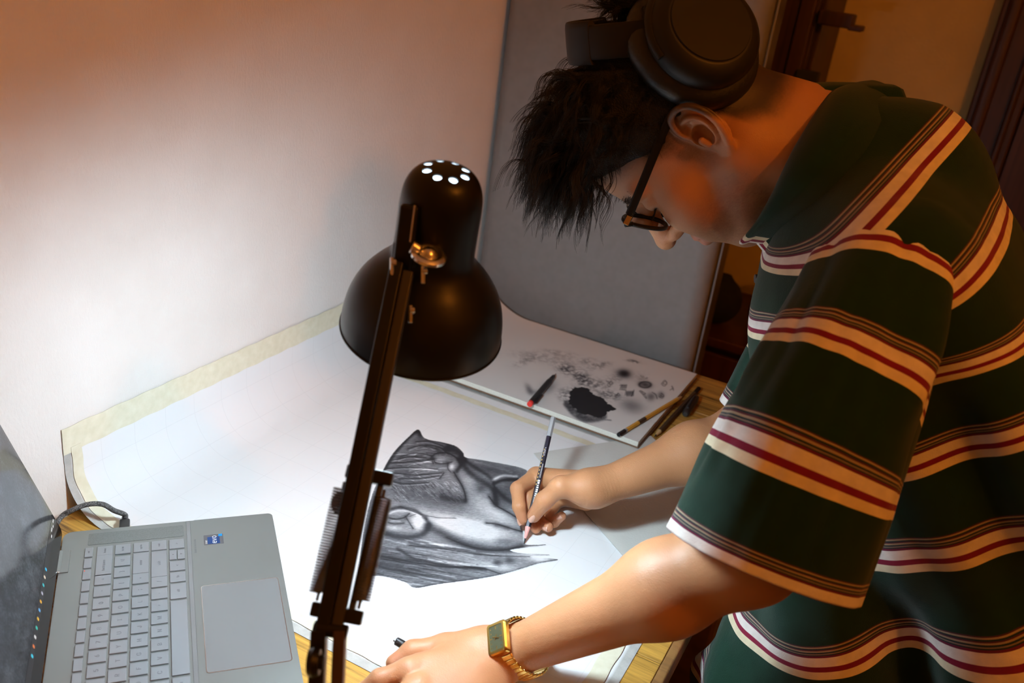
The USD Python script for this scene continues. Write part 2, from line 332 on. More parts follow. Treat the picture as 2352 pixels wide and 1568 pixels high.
# desk: boards run from the wall to the front edge
dk = thing('desk', 'wooden desk with yellow brown boards against the white wall', 'desk', (.34, .68, 0))
DX, DY0, DY1 = .69, -.12, 1.537
ys = np.linspace(DY0, DY1, 12)
for a, b in zip(ys, ys[1:]): part(dk, 'board', rbox((DX-.003, b-a-.0006, .025), .0012, t=(.003+(DX-.003)/2, (a+b)/2, DESK-.0125)), 'desk_wood')
part(dk, 'edge_strip', rbox((.012, DY1-DY0, .03), .003, t=(DX+.0055, (DY0+DY1)/2, DESK-.0155)), 'desk_edge')
part(dk, 'apron', rbox((.02, DY1-DY0-.14, .09), .003, t=(DX-.06, (DY0+DY1)/2, DESK-.07)), 'desk_edge')
part(dk, 'apron', rbox((.02, DY1-DY0-.14, .09), .003, t=(.06, (DY0+DY1)/2, DESK-.07)), 'desk_edge')
for x in (.06, DX-.06):
    for y in (DY0+.06, DY1-.06): part(dk, 'leg', rbox((.055, .055, DESK-.025), .004, t=(x, y, (DESK-.025)/2)), 'desk_edge')

# the warm bulb that lights the room from behind the man
pl = thing('pendant_lamp', 'bare warm bulb hanging on a black cord from the ceiling', 'lamp', (WARM_AT[0], WARM_AT[1], ZC))
look('warm_glow', {'e': ('emission', dict(color=(1, .285, .025), strength=WARM))}, surface='e.emission')
w = np.array(WARM_AT)
part(pl, 'cord', rod(w+[0, 0, .1], (w[0], w[1], ZC-.03), .004, 8), 'rubber')
part(pl, 'ceiling_rose', lathe([(0, ZC-.035), (.05, ZC-.03), (.055, ZC), (0, ZC)], (w[0], w[1], 0), (0, 0, 1)), 'ceiling_paint')
part(pl, 'socket', lathe([(0, .05), (.02, .05), (.022, .09), (.012, .11), (0, .11)], w, (0, 0, 1), 24), 'rubber')
part(pl, 'bulb', lathe([(0, -.05), (.025, -.044), (.042, -.025), (.047, 0), (.042, .02), (.026, .043), (.018, .055), (0, .056)], w, (0, 0, 1), 32), 'warm_glow', smooth=True)
# ------------------------------------------------------------------ the big sheet of drawing paper, curling up onto the wall
PY0, PY1, PX1, RC = .597, 1.203, .662, .06
S0, S1 = .04, .04 + RC*math.pi/2
SMAX = S1 + PX1 - RC
def on_paper(s, y, up=0.):
    """Point of the sheet at arc length s from its top edge on the wall; up lifts it off the surface."""
    s, y = np.broadcast_arrays(np.asarray(s, float), np.asarray(y, float))
    t = np.clip((s-S0)/RC, 0, math.pi/2); x0, z0 = RC - RC*np.cos(t), RC - RC*np.sin(t)
    x = np.where(s > S1, s - S1 + RC, x0); z = np.where(s < S0, .10 - s, z0)
    nx, nz = np.where(s < S0, 1., np.cos(t)), np.where(s > S1, 1., np.where(s < S0, 0., np.sin(t)))
    return np.stack([x + (.0012+up)*nx, y, z + DESK + (.0009+up)*nz], -1)
ss = np.unique(np.r_[np.linspace(0, S1, 40), np.linspace(S1, SMAX, 60)]); yy = np.linspace(PY0, PY1, 60)
SS, YY = np.meshgrid(ss, yy, indexing='ij')
pv, pf = sheet(on_paper(SS, YY + .0015*np.sin(SS*9)*(np.abs(YY-PY0) < .01)))
edge = np.minimum(np.minimum(YY-PY0, PY1-YY), np.minimum(SS+.03, SMAX-SS)).ravel()
fine_line = [('gs', 'f1'), ('gy', 'f2')]
look('drawing_paper', {'a': ('attribute', dict(attribute='gs')), 'b': ('attribute', dict(attribute='gy')), 'e': ('attribute', dict(attribute='edge')), 'g': ('geometry', {}),
    'wn': ('noise_texture', dict(scale=14., detail=2)), 'wa': ('math', dict(math_type='multiply_add', value2=.06, value3=0.)),
    'm1': ('math', dict(math_type='fraction')), 'm2': ('math', dict(math_type='fraction')), 'a1': ('math', dict(math_type='add')), 'a2': ('math', dict(math_type='add')),
    'c1': ('math', dict(math_type='less_than', value2=.013)), 'c2': ('math', dict(math_type='less_than', value2=.013)), 'o': ('math', dict(math_type='maximum')),
    'k': ('math', dict(math_type='multiply', value2=.13)), 'mx': ('mix', dict(color1=(.80, .815, .83), color2=(.30, .31, .33))),
    'n': ('noise_texture', dict(scale=55., detail=6, roughness=.7)), 'nr': ('rgb_ramp', {'ramp': [(.3, (.36, .36, .34)), (.7, (.52, .52, .49))]}),
    'er': ('map_range', dict(from_min=.009, from_max=.0125, clamp=True)), 'm3': ('mix', {}),
    'gr': ('noise_texture', dict(scale=1500., detail=2)), 'bm': ('bump', dict(strength=.3, distance=.0002)),
    'p': ('principled_bsdf', dict(roughness=.7, specular_ior_level=.25))},
    [('a.fac', 'a1.value1'), ('g.position', 'wn.vector'), ('wn.fac', 'wa.value1'), ('wa.value', 'a1.value2'), ('wa.value', 'a2.value2'), ('b.fac', 'a2.value1'), ('a1.value', 'm1.value1'), ('a2.value', 'm2.value1'), ('m1.value', 'c1.value1'), ('m2.value', 'c2.value1'), ('c1.value', 'o.value1'), ('c2.value', 'o.value2'), ('o.value', 'k.value1'),
     ('k.value', 'mx.fac'), ('g.position', 'n.vector'), ('n.fac', 'nr.fac'), ('e.fac', 'er.value'), ('er.result', 'm3.fac'), ('nr.color', 'm3.color1'), ('mx.color', 'm3.color2'), ('m3.color', 'p.base_color'),
     ('g.position', 'gr.vector'), ('gr.fac', 'bm.height'), ('bm.normal', 'p.normal')])
dp_ = thing('drawing_paper', 'large sheet of white paper with a half finished pencil portrait, taped to desk and wall', 'drawing', A(.33, .9, 0))
tv, tf, src = thicken(pv, pf, .0005)
part(dp_, 'paper', (tv, tf), 'drawing_paper', attrs=dict(gs=(SS.ravel()/.05)[src], gy=(YY.ravel()/.05)[src], edge=edge[src]))

# the graphite portrait: pigment worked out on a fine grid over the sheet (x, y of the desk), strokes noted in a working frame q
def q_of(P): return (to_px(P) - [800, 950])*3.36
gx, gy = np.arange(.19, .545, .00072), np.arange(.705, 1.06, .00072)
GX, GY = np.meshgrid(gx, gy, indexing='ij'); flat = np.stack([GX.ravel(), GY.ravel(), np.full(GX.size, DESK+.0012)], 1)
q = q_of(flat)
from shapely import contains_xy
def inside(poly): return contains_xy(sg.Polygon(np.array(poly)).buffer(0), q[:, 0], q[:, 1])
def dist_line(pts, smooth=True):
    L = catmull(pts, 6) if smooth and len(pts) > 2 else np.array(pts, float); full = np.full(len(q), 1e9)
    k = np.where(((q > L.min(0)-150) & (q < L.max(0)+150)).all(1))[0]; Q = q[k]; d = np.full(len(k), 1e9)
    for a, b in zip(L, L[1:]):
        ba = b-a; h = np.clip(((Q-a)@ba)/(ba@ba), 0, 1); d = np.minimum(d, np.hypot(*(Q - a - h[:, None]*ba).T))
    full[k] = d; return full
outline = catmull([(540, 122), (592, 190), (735, 222), (830, 250), (885, 300), (908, 338), (1060, 362), (1372, 432), (1300, 520), (1270, 640), (1310, 790), (1345, 900), (1360, 1000), (1450, 1012), (1535, 1008), (1450, 1022), (1380, 1030), (1250, 1050), (1330, 1075), (1560, 1088), (1400, 1102), (1620, 1124), (1470, 1152), (1330, 1195), (1160, 1242), (960, 1278), (700, 1312), (522, 1342), (440, 1300), (340, 1268), (230, 1250), (130, 1252), (90, 1180), (120, 900), (180, 640), (265, 445), (350, 300), (470, 175)], 6, True)
mask = inside(outline)
tone = np.full(len(q), .33)                   # 0 = bare paper, 1 = full black
def stroke(pts, w, amt, smooth=True):
    global tone
    d = dist_line(pts, smooth); tone = tone + amt*(.80*np.exp(-(d/(.5*w))**2) + .42*np.exp(-(d/(1.7*w))**2))
def blob(c, r, amt, ang=0.):
    global tone
    a = math.radians(ang); d = (q - c)@np.array([[math.cos(a), -math.sin(a)], [math.sin(a), math.cos(a)]])/np.array(r); tone = tone + amt*np.exp(-(d*d).sum(1))
def soft(pts, w, amt): global tone; tone = tone + amt*np.exp(-(dist_line(pts)/w)**2)
def fine(pts, w, amt, halo=.25): global tone; d = dist_line(pts); tone = tone + amt*np.exp(-(d/(.42*w))**2) + amt*halo*np.exp(-(d/(2.2*w))**2)
# broad shading
blob((300, 1150), (330, 130), .36, 4); blob((150, 900), (110, 330), .30); blob((640, 1230), (330, 70), .20, 4); blob((420, 440), (190, 130), .20, 20)
blob((620, 270), (200, 80), .20, 14); blob((620, 640), (300, 70), .20, 10); blob((820, 660), (110, 50), .16, 10); blob((1120, 430), (230, 50), .30, 12); blob((1240, 600), (70, 150), .20, 20); blob((1180, 640), (60, 90), .15)
blob((860, 850), (300, 60), -.34, 8); blob((1020, 930), (290, 70), -.28, 12); blob((1010, 700), (130, 90), -.20, 25); blob((930, 520), (70, 60), -.12); blob((1180, 780), (120, 70), -.28, 30); blob((640, 770), (220, 34), -.10, 10); blob((1150, 1180), (230, 34), -.22, 8); blob((1180, 1085), (200, 22), -.25, 4); blob((1480, 1120), (120, 30), -.3, 10); blob((1440, 1040), (110, 40), -.28)
# head wrap, brow and closed eye
blob((556, 150), (26, 34), .60); soft([(540, 130), (462, 185), (352, 315), (268, 445)], 13, .55); soft([(600, 195), (735, 226), (830, 256)], 7, .30)
soft([(770, 262), (835, 285), (895, 330)], 26, .55); soft([(690, 268), (770, 270)], 20, .25); fine([(642, 335), (668, 312), (720, 300), (790, 312), (860, 360)], 11, .50); fine([(655, 340), (668, 372), (700, 384), (760, 384), (800, 372)], 8, .42); blob((715, 345), (46, 20), -.24, 6); fine([(640, 330), (655, 385)], 8, .4)
blob((798, 408), (24, 34), -.34, 10); fine([(770, 378), (768, 420), (790, 450)], 8, .40); soft([(850, 350), (866, 392), (840, 440)], 15, .45); soft([(880, 345), (905, 420), (985, 492), (1075, 545), (1124, 600), (1142, 690)], 22, .42); fine([(1124, 540), (1136, 610), (1142, 690)], 16, .40)
soft([(885, 350), (970, 408), (1070, 470), (1118, 520)], 14, .34); soft([(1115, 512), (1190, 478), (1300, 484)], 12, -.42); soft([(1122, 540), (1200, 512), (1310, 506)], 12, .50); soft([(1140, 580), (1200, 640), (1285, 700)], 16, .34); soft([(980, 372), (1120, 408), (1260, 452)], 10, -.14); blob((1022, 575), (40, 36), .24)
fine([(815, 450), (832, 480), (880, 560), (903, 630), (905, 672)], 9, .60, .4); soft([(720, 640), (820, 665), (905, 672)], 18, .26); fine([(738, 455), (705, 500)], 8, .40)
fine([(1084, 636), (1140, 705), (1228, 756), (1312, 808)], 9, .62, .35); fine([(1064, 842), (1150, 852), (1250, 882), (1345, 910)], 8, .60, .35); soft([(1140, 858), (1230, 880)], 18, .2)
fine([(400, 715), (545, 770), (690, 800), (830, 806)], 6, .34)
# ear: bright lobe, dark folds, deep shadow under it
blob((535, 846), (52, 66), -.30, -12); blob((345, 880), (80, 20), -.22, 6); soft([(300, 775), (380, 748), (470, 752), (560, 790)], 10, -.24); soft([(290, 745), (400, 722), (520, 748), (600, 812)], 12, .40); fine([(300, 800), (370, 812), (432, 800), (470, 770)], 10, .5); fine([(305, 838), (372, 850), (430, 842)], 8, .36); fine([(440, 790), (470, 838), (500, 885)], 9, .42); fine([(478, 790), (520, 775)], 6, .3); soft([(330, 826), (400, 828)], 8, -.2)
soft([(270, 915), (380, 948), (500, 950), (585, 918), (622, 860)], 24, .48); soft([(600, 800), (622, 850)], 14, .3)
# jaw shadow, sheet edge and streaks of cloth
soft([(620, 870), (740, 930), (880, 1000), (1040, 1046), (1200, 1052), (1330, 1026)], 34, .40); fine([(760, 955), (900, 1012), (1040, 1046), (1200, 1050), (1340, 1022), (1535, 1008)], 9, .42, .2); blob((1205, 985), (70, 24), .26)
fine([(470, 1015), (680, 1036), (900, 1066), (1100, 1092), (1400, 1102)], 7, .40); soft([(560, 1000), (760, 1016), (980, 1055)], 6, -.26); soft([(520, 1040), (760, 1062), (960, 1090)], 6, -.2); soft([(380, 1040), (520, 1120), (720, 1168), (900, 1186), (1060, 1202)], 12, .34); fine([(900, 1180), (1040, 1192), (1172, 1234)], 10, .5); soft([(620, 1120), (800, 1150), (980, 1160)], 9, -.22)
blob((1150, 1150), (34, 22), .44); blob((1245, 1130), (34, 24), .38); fine([(1330, 1195), (1470, 1152), (1620, 1124)], 5, .5); fine([(522, 1340), (700, 1310), (960, 1276), (1160, 1240), (1330, 1195)], 6, .4)
for a, b, c in [((300, 380), (480, 372), (660, 350)), ((280, 425), (450, 412), (690, 425)), ((330, 455), (520, 470), (720, 455)), ((400, 500), (560, 498), (700, 478)), ((400, 330), (520, 304), (640, 322)), ((460, 270), (560, 244), (680, 268)), ((520, 215), (620, 212), (730, 248)), ((330, 520), (430, 540), (620, 530)), ((380, 350), (470, 330), (600, 340)), ((600, 240), (700, 255), (760, 300))]:
    fine([a, b, c], 7, .40); soft([np.add(a, (10, 13)), np.add(b, (0, 13)), np.add(c, (0, 12))], 5, -.22)
for k in range(70):                           # loose strands and folds in the cloth at the foot of the portrait
    x0, y0 = 150+rng.random()*480, 950+rng.random()*330; L = 200+rng.random()*420; b = rng.normal(0, 16)
    soft([(x0, y0), (x0+L*.5, y0+L*.1+b), (x0+L, y0+L*.17)], 2.5+rng.random()*4, rng.choice([-.16, .16]))
for k in range(46):
    x0, y0 = 230+rng.random()*360, 240+rng.random()*300; L = 60+rng.random()*170
    soft([(x0, y0), (x0+L*.5, y0-12+rng.normal(0, 8)), (x0+L, y0+rng.normal(0, 14))], 3, rng.choice([-.2, .2]))
for k in range(90):                           # stubble on the cheek
    x0, y0 = 330+rng.random()*540, 520+rng.random()*140; soft([(x0, y0), (x0+16, y0+12+rng.normal(0, 3)), (x0+28, y0+26)], 2.2, rng.choice([-.22, .26]))
gr = meshkit.noise(flat*[900, 900, 0]+[0, 0, .5], 3)-.5; hatch = meshkit.noise(np.stack([(flat[:, 0]*.8+flat[:, 1]*.6)*260, (flat[:, 0]*.6-flat[:, 1]*.8)*1500, flat[:, 2]*0], 1), 5)-.5
tone = np.clip(tone, .03, .97); tone = tone + (gr*.26 + hatch*.30)*np.sqrt(np.clip(tone*(1.25-tone), 0, 1))
tone = np.where(mask, np.clip(tone, .02, .96), 0)
# thin construction lines and smudges on the bare paper
T2 = GX.shape; tz = tone.reshape(T2)
for _ in range(2): tz = (tz + np.roll(tz, 1, 0) + np.roll(tz, -1, 0) + np.roll(tz, 1, 1) + np.roll(tz, -1, 1))/5 if _ == 0 else (tz*3 + tone.reshape(T2))/4
used = tz > .012; cell = used[:-1, :-1] | used[1:, :-1] | used[:-1, 1:] | used[1:, 1:]
ids = np.arange(GX.size).reshape(T2); F = np.stack([ids[:-1, :-1], ids[1:, :-1], ids[1:, 1:], ids[:-1, 1:]], -1)[cell]
keep = np.unique(F); remap = np.full(GX.size, -1); remap[keep] = np.arange(len(keep)); F = remap[F]
paper_c, black_c = np.array([.80, .815, .83]), np.array([.012, .012, .014])
col = np.exp(np.log(paper_c)*(1-tz.ravel()[keep, None]) + np.log(black_c)*tz.ravel()[keep, None])
tinted('graphite', 'pigment', .62, specular_ior_level=.3)
part(dp_, 'graphite_portrait', (flat[keep], np.vstack([F[:, [0, 1, 2]], F[:, [0, 2, 3]]])), 'graphite', attrs=dict(pigment=col), label='shaded graphite portrait of a wrinkled face')

# masking tape along the four edges
look('masking_tape', {'g': ('geometry', {}), 'n': ('noise_texture', dict(scale=90., detail=4)), 'r': ('rgb_ramp', {'ramp': [(.3, (.70, .67, .50)), (.7, (.78, .755, .60))]}), 'b': ('bump', dict(strength=.6, distance=.0006)),
    'p': ('principled_bsdf', dict(roughness=.65))}, [('g.position', 'n.vector'), ('n.fac', 'r.fac'), ('r.color', 'p.base_color'), ('n.fac', 'b.height'), ('b.normal', 'p.normal')])
def strip(s0, s1, y0, y1, label, up=.0005, wob=.0006):
    ns, ny = max(6, int((s1-s0)/.006)), max(6, int((y1-y0)/.006)); s, y = np.meshgrid(np.linspace(s0, s1, ns), np.linspace(y0, y1, ny), indexing='ij')
    w1 = wob*np.sin(y*140+s0*99)*(s1-s0 < y1-y0); w2 = wob*np.sin(s*150+y0*77)*(s1-s0 >= y1-y0)
    P = on_paper(s+w1, y+w2, up + .0004*meshkit.noise(np.stack([s*70, y*70, s*0], -1), 2))
    v, f, _ = thicken(*sheet(P), .00025); single('masking_tape', label, 'tape', (v, f), 'masking_tape', smooth=True, group='masking tape round the drawing')
strip(-.016, .0185, PY0, PY1, 'cream masking tape sealing the long paper edge to the white wall')
strip(.012, SMAX-.012, .6075, .6215, 'cream masking tape across the paper edge nearest the laptop', .0009)
strip(.012, SMAX-.012, 1.158, 1.1715, 'cream masking tape across the paper edge beside the sketchbook', .0009)
strip(SMAX-.032, SMAX-.014, PY0+.012, PY1-.012, 'cream masking tape on the paper edge at the front of the desk', .0012)

# loose A4 sheet under the drawing hand
e1, e2 = unit([.804, -.595, 0]), unit([.595, .804, 0]); o = A(.387, 1.081, .0036)
u, v = np.meshgrid(np.linspace(0, .297, 30), np.linspace(0, .21, 22), indexing='ij')
P = o + u[..., None]*e1 + v[..., None]*e2; P[..., 2] += .0006*np.sin(u*20)*np.sin(v*14)
plain('loose_sheet', (.60, .61, .575), .7, vary=.03, vscale=30, bump=.0003, bscale=300)
v_, f_, _ = thicken(*sheet(P), .0007)
single('loose_sheet', 'plain greyish white sheet lying askew on the drawing under his right hand', 'paper', (v_, f_), 'loose_sheet', smooth=True)

# ------------------------------------------------------------------ sketchbook
sk = thing('sketchbook', 'open sketchbook with graphite smudges and doodles at the far end of the desk', 'sketchbook', A(.3, 1.35, .004))
SX0, SX1, SY0, SY1, SB = .055, .510, 1.196, 1.508, DESK+.0045
def lift(x): return .055*np.clip((.165-x)/.11, 0, 1)**2
def slab(z0, z1, inset=0., nx=60, wave=0.):
    x = np.linspace(SX0+inset, SX1-inset, nx)
    prof = np.vstack([np.stack([x, lift(x)+z0], 1), np.stack([x, lift(x)+z1], 1)[::-1]]); P = []
    for y in (SY0+inset, SY1-inset): P.append(np.stack([prof[:, 0], np.full(len(prof), y), prof[:, 1]+SB], 1))
    n = len(prof); v = np.vstack(P); f = [[i, (i+1) % n, n+(i+1) % n] for i in range(n)] + [[i, n+(i+1) % n, n+i] for i in range(n)]
    for i in range(nx-1): a, b, c, d = i, i+1, n-2-i, n-1-i; f += [[a, c, b], [a, d, c], [n+a, n+b, n+c], [n+a, n+c, n+d]]
    return trimesh.Trimesh(v, f, process=False)
plain('book_cover', (.16, .085, .045), .6, vary=.2, vscale=40); plain('page_edge', (.74, .73, .66), .8, vary=.12, vscale=800)
part(sk, 'cover', slab(0, .0016, 0), 'book_cover')
for k in range(5): part(sk, 'page_stack', slab(.0017+.0016*k, .0032+.0016*k, .0022+.0006*(k % 2)), 'page_edge')
PT = SB+.0017+.008+.0001
gx, gy = np.arange(SX0+.0025, SX1-.002, .0009), np.arange(SY0+.0025, SY1-.002, .0009)
GX, GY = np.meshgrid(gx, gy, indexing='ij'); flat = np.stack([GX.ravel(), GY.ravel(), np.full(GX.size, PT)+lift(GX.ravel())], 1)
q = (to_px(flat)-[1100, 700])*3.7935; tone = np.zeros(len(q))
nz = meshkit.fbm(flat*[60, 60, 0]+[3, 1, .5], 4, 8)-.5; nq = meshkit.fbm(flat*[160, 160, 0]+[3, 1, .5], 3, 9)-.5
_c = sg.Polygon(catmull([(830, 725), (900, 712), (960, 735), (1010, 790), (1080, 815), (1130, 860), (1190, 900), (1140, 925), (1110, 950), (1060, 975), (980, 965), (900, 940), (830, 900), (780, 860), (785, 800), (800, 755)], 8, True)).buffer(0); _q = q + 60*np.stack([nq, nz], 1); core = contains_xy(_c, _q[:, 0], _q[:, 1])
tone = np.where(core, .93, 0)
d = dist_line([(770, 860), (830, 930), (920, 985), (1010, 985), (1080, 970)]); tone = np.maximum(tone, .55*np.exp(-(d/34)**4)*(.55+1.5*np.clip(nq+.25, 0, 1)))
blob((1265, 598), (46, 28), .72, 8); blob((1260, 600), (80, 40), .18, 8); blob((1448, 695), (50, 24), .5, 12); d = np.abs(np.hypot((q[:, 0]-1448)/50, (q[:, 1]-695)/26)-1); tone += .4*np.exp(-(d/.22)**2)
blob((1500, 800), (36, 32), .3); blob((1585, 785), (26, 26), .3); blob((1330, 880), (100, 55), .24, 15); blob((440, 740), (24, 50), .3, -30); blob((600, 715), (60, 40), .2, -15); blob((500, 760), (60, 20), .15)
sm = np.zeros(len(q)); keep_tone = tone.copy(); tone = np.zeros(len(q))
for c, r, a, g in [((820, 580), (110, 40), .5, 25), ((900, 650), (50, 50), .5, 40), ((1000, 690), (90, 40), .35, 8), ((1050, 530), (80, 26), .28, -8), ((940, 490), (60, 22), .25, 0), ((740, 560), (60, 30), .25, 10), ((560, 460), (220, 40), .12, 8), ((1130, 780), (90, 40), .35, 15), ((760, 780), (60, 50), .35, 0), ((1180, 640), (60, 40), .15, 0), ((400, 490), (90, 30), .16, -20), ((700, 420), (130, 26), .12, 8), ((1350, 490), (60, 12), .4, 12), ((1420, 640), (60, 40), .12, 0)]: blob(c, r, a, g)
tone = keep_tone + tone*np.clip(.5+3.2*nq+1.2*nz, 0, 1.4)
def scribble(pts, w=3.2, a=.45): P = np.array(pts, float); c = P.mean(0); P = c + (P-c)*.72; n = len(P); stroke(np.vstack([P, P[::-1]*.6+c*.4+[6, -4]]), 2.6, a*.8)
scribble([(1100, 650), (1150, 700), (1180, 680), (1150, 660), (1110, 700), (1140, 720)]); scribble([(1175, 790), (1200, 780), (1190, 800), (1215, 760), (1240, 790), (1210, 795)])
for x in range(5): scribble([(1225+x*14, 700+x % 2*8), (1245+x*10, 690), (1230+x*12, 735)], 3, .4)
for x in range(6): scribble([(1270+x*13, 790-x*3), (1280+x*12, 740), (1290+x*11, 800)], 3, .4)
scribble([(1355, 730), (1325, 805)], 3.5, .5); scribble([(1215, 735), (1290, 745)], 3, .4)
scribble([(1385, 740), (1430, 780), (1460, 770), (1395, 735), (1440, 800), (1470, 830)]); scribble([(1580, 690), (1620, 645), (1650, 680), (1620, 715), (1590, 700)]); scribble([(1660, 745), (1690, 730), (1700, 750), (1680, 700)]); scribble([(1560, 800), (1600, 820), (1620, 790), (1590, 760)]); scribble([(1500, 750), (1540, 780), (1560, 830)]); scribble([(1350, 480), (1385, 510)], 6, .5); scribble([(1400, 610), (1440, 650), (1480, 640)], 3, .25); scribble([(1090, 1000), (1160, 1008)], 3, .4)
tone = np.clip(tone, 0, .95) + .03*(nz+nq)*(tone > .02)
col = np.exp(np.log(np.array([.71, .715, .70]))*(1-tone[:, None]) + np.log(black_c)*tone[:, None]).clip(0, .9)
I = np.arange(GX.size).reshape(GX.shape); F = np.stack([I[:-1, :-1], I[1:, :-1], I[1:, 1:], I[:-1, 1:]], -1).reshape(-1, 4)
tinted('sketch_page', 'pigment', .75, specular_ior_level=.25)
part(sk, 'top_page', (flat, F), 'sketch_page', attrs=dict(pigment=col), label='smudged and scribbled top page')

# ------------------------------------------------------------------ pens and pencils
plain('black_plastic', (.016, .016, .018), .38); plain('gloss_black', (.008, .008, .010), .25); plain('red_plastic', (.75, .03, .02), .4); plain('lead', (.02, .02, .022), .5)
plain('yellow_paint', (.62, .30, .035), .35); plain('bare_wood', (.55, .36, .17), .6); plain('brown_paint', (.05, .025, .012), .4); plain('silver_paint', (.36, .38, .40), .35, metal=.4); plain('pink_wood', (.80, .36, .33), .6); plain('white_print', (.75, .75, .75), .6); plain('gold_print', (.55, .38, .12), .4, metal=.6); plain('navy_lacquer', (.012, .012, .022), .25)
zt = PT-DESK
a, b = pz(1216, 929, zt+.0055), pz(1277, 858, zt+.0055); ax = unit(b-a); L = np.linalg.norm(b-a)
fp = thing('felt_pen', 'black felt pen with a red end lying on the sketchbook', 'pen', a)
part(fp, 'barrel', tube([a+ax*x for x in (.007, .009, L*.72, L*.78)], [.0048, .0052, .0052, .0042], 18), 'black_plastic')
part(fp, 'end_plug', tube([a, a+ax*.001, a+ax*.0075], [.0035, .0047, .0047], 18), 'red_plastic', label='red end plug')
part(fp, 'grip', tube([a+ax*x for x in (L*.78, L*.9, L*.93)], [.0042, .0035, .0020], 18), 'gloss_black'); part(fp, 'nib', tube([a+ax*L*.93, a+ax*L], [.0012, .0006], 10), 'brown_paint')
side = unit(np.cross(ax, [0, 0, 1])); part(fp, 'clip', rbox((.0035, .034, .0014), .0006, frame([0, 0, 1], side), a+ax*.026+side*.0063+[0, 0, .001]), 'gloss_black')
def pencil(name, label, a, b, r, barrel, tip=None, ends=()):
    ax = unit(b-a); L = np.linalg.norm(b-a); t = thing(name, label, 'pencil', a)
    part(t, 'barrel', tube([a+ax*.022, b], r, 6), barrel, smooth=False)
    part(t, 'sharpened_wood', tube([a+ax*.007, a+ax*.022, a+ax*.0225], [r*.36, r*.97, r*.9], 18), tip or 'bare_wood'); part(t, 'lead', tube([a, a+ax*.007], [.0004, r*.37], 12), 'lead')
    for nm, x0, x1, m in ends: part(t, nm, tube([a+ax*x0*L, a+ax*x1*L], r*1.04, 6), m, smooth=False)
    return t, ax, L
a, b = pz(1570, 908, zt+.004), pz(1421, 998, zt+.004)
t, ax, L = pencil('yellow_pencil', 'yellow pencil with a black dipped end lying across the sketchbook corner', a, b, .0036, 'yellow_paint', ends=[('black_end', .915, 1.003, 'gloss_black'), ('silver_ring', .895, .915, 'silver_paint'), ('imprint', .62, .72, 'brown_paint')])
a, b = pz(1503, 1003, .0048), pz(1604, 893, .0048)
pencil('brown_pencil', 'dark brown pencil lying on the desk beside the sketchbook', a, b, .0042, 'brown_paint', ends=[('black_end', .9, 1.01, 'gloss_black')])
a, b = pz(1574, 951, .007), pz(1599, 913, .007); ax = unit(b-a); L = np.linalg.norm(b-a)
mc = thing('marker_cap', 'short black marker cap lying on the wooden desk beyond his forearm', 'cap', a)
part(mc, 'shell', tube([a, a+ax*.002, a+ax*.006, a+ax*L*.8, a+ax*L], [.004, .006, .0068, .0066, .0052], 18), 'black_plastic'); part(mc, 'clip', rbox((.004, L*.7, .0016), .0006, frame([0, 0, 1], unit(np.cross(ax, [0, 0, 1]))), a+ax*L*.5+[0, 0, .0074]), 'gloss_black')

# charcoal pencil in the right hand
PTIP, PEND = A(.474, .879, .0018), A(.436, 1.009, .1125)
cp, ax, L = pencil('charcoal_pencil', 'black charcoal pencil with silver end held in the drawing hand', PTIP, PEND, .0036, 'navy_lacquer', 'pink_wood', [('silver_end', .845, 1.004, 'silver_paint')])
view = unit(EYE-(PTIP+PEND)/2); view = unit(view-(view@ax)*ax); rt = np.cross(view, ax)
Rp = np.stack([ax, np.cross(view, ax), view], 1)
mark = lambda s, h: trimesh.Trimesh(*[getattr(meshkit.text_mesh(s, h, .0002), k) for k in ('vertices', 'faces')], process=False)
part(cp, 'lettering', place(mark('CT300-4', .0019), Rp, PTIP+ax*L*.68+view*.0034-np.cross(view, ax)*.0001), 'white_print', smooth=False)
part(cp, 'lettering', place(mark('6901893803564', .0017), Rp, PTIP+ax*L*.505+view*.0034-np.cross(view, ax)*.0014), 'white_print', smooth=False)
bars = []
x = .30
while x < .49: w = rng.choice([.0008, .0013, .002]); bars.append(rbox((w, .0028, .0002), .00005, Rp, PTIP+ax*(L*x)+view*.0034-np.cross(view, ax)*.0004, seg=1)); x += (w+rng.choice([.0006, .0011]))/L
part(cp, 'barcode', bars, 'white_print', smooth=False)
part(cp, 'imprint', [rbox((.0022, .0011, .0002), .00005, Rp, PTIP+ax*(L*y)+view*.0031+np.cross(view, ax)*.0021, seg=1) for y in np.arange(.45, .74, .028)], 'gold_print', smooth=False)
# ------------------------------------------------------------------ laptop (u: from its right edge, v: from the hinge, top: above its deck)
TH = .8227; LW, LV = np.array([math.sin(TH), -math.cos(TH), 0]), np.array([math.cos(TH), math.sin(TH), 0])
LH = A(.0466, .5555, 0); LWID, LDEP, LTOP = .358, .2295, .018
def lap(u, v, z=LTOP): return LH + LW*u + LV*v + np.array([0, 0, z])
LR = np.stack([-LW, -LV, [0, 0, 1]], 1)        # x reads left to right, y away from the user
plain('laptop_silver', (.265, .290, .283), .36, metal=.55, bump=.00005, bscale=2500); plain('key_silver', (.305, .330, .350), .42, metal=.35); plain('legend_grey', (.17, .18, .19), .6); plain('touchpad_glass', (.275, .295, .305), .3, metal=.45)
plain('speaker_mesh', (.205, .225, .22), .55, metal=.4, vary=.22, vscale=1400); plain('dark_trim', (.015, .015, .017), .4)
lt = thing('laptop', 'open silver convertible laptop standing askew on the desk corner', 'laptop', lap(LWID/2, LDEP/2, 0))
body = rrect(LWID, LDEP, .011, 8)
pr3 = lambda poly, d, u, v, z: prism(poly, d, LR, lap(u, v, z))
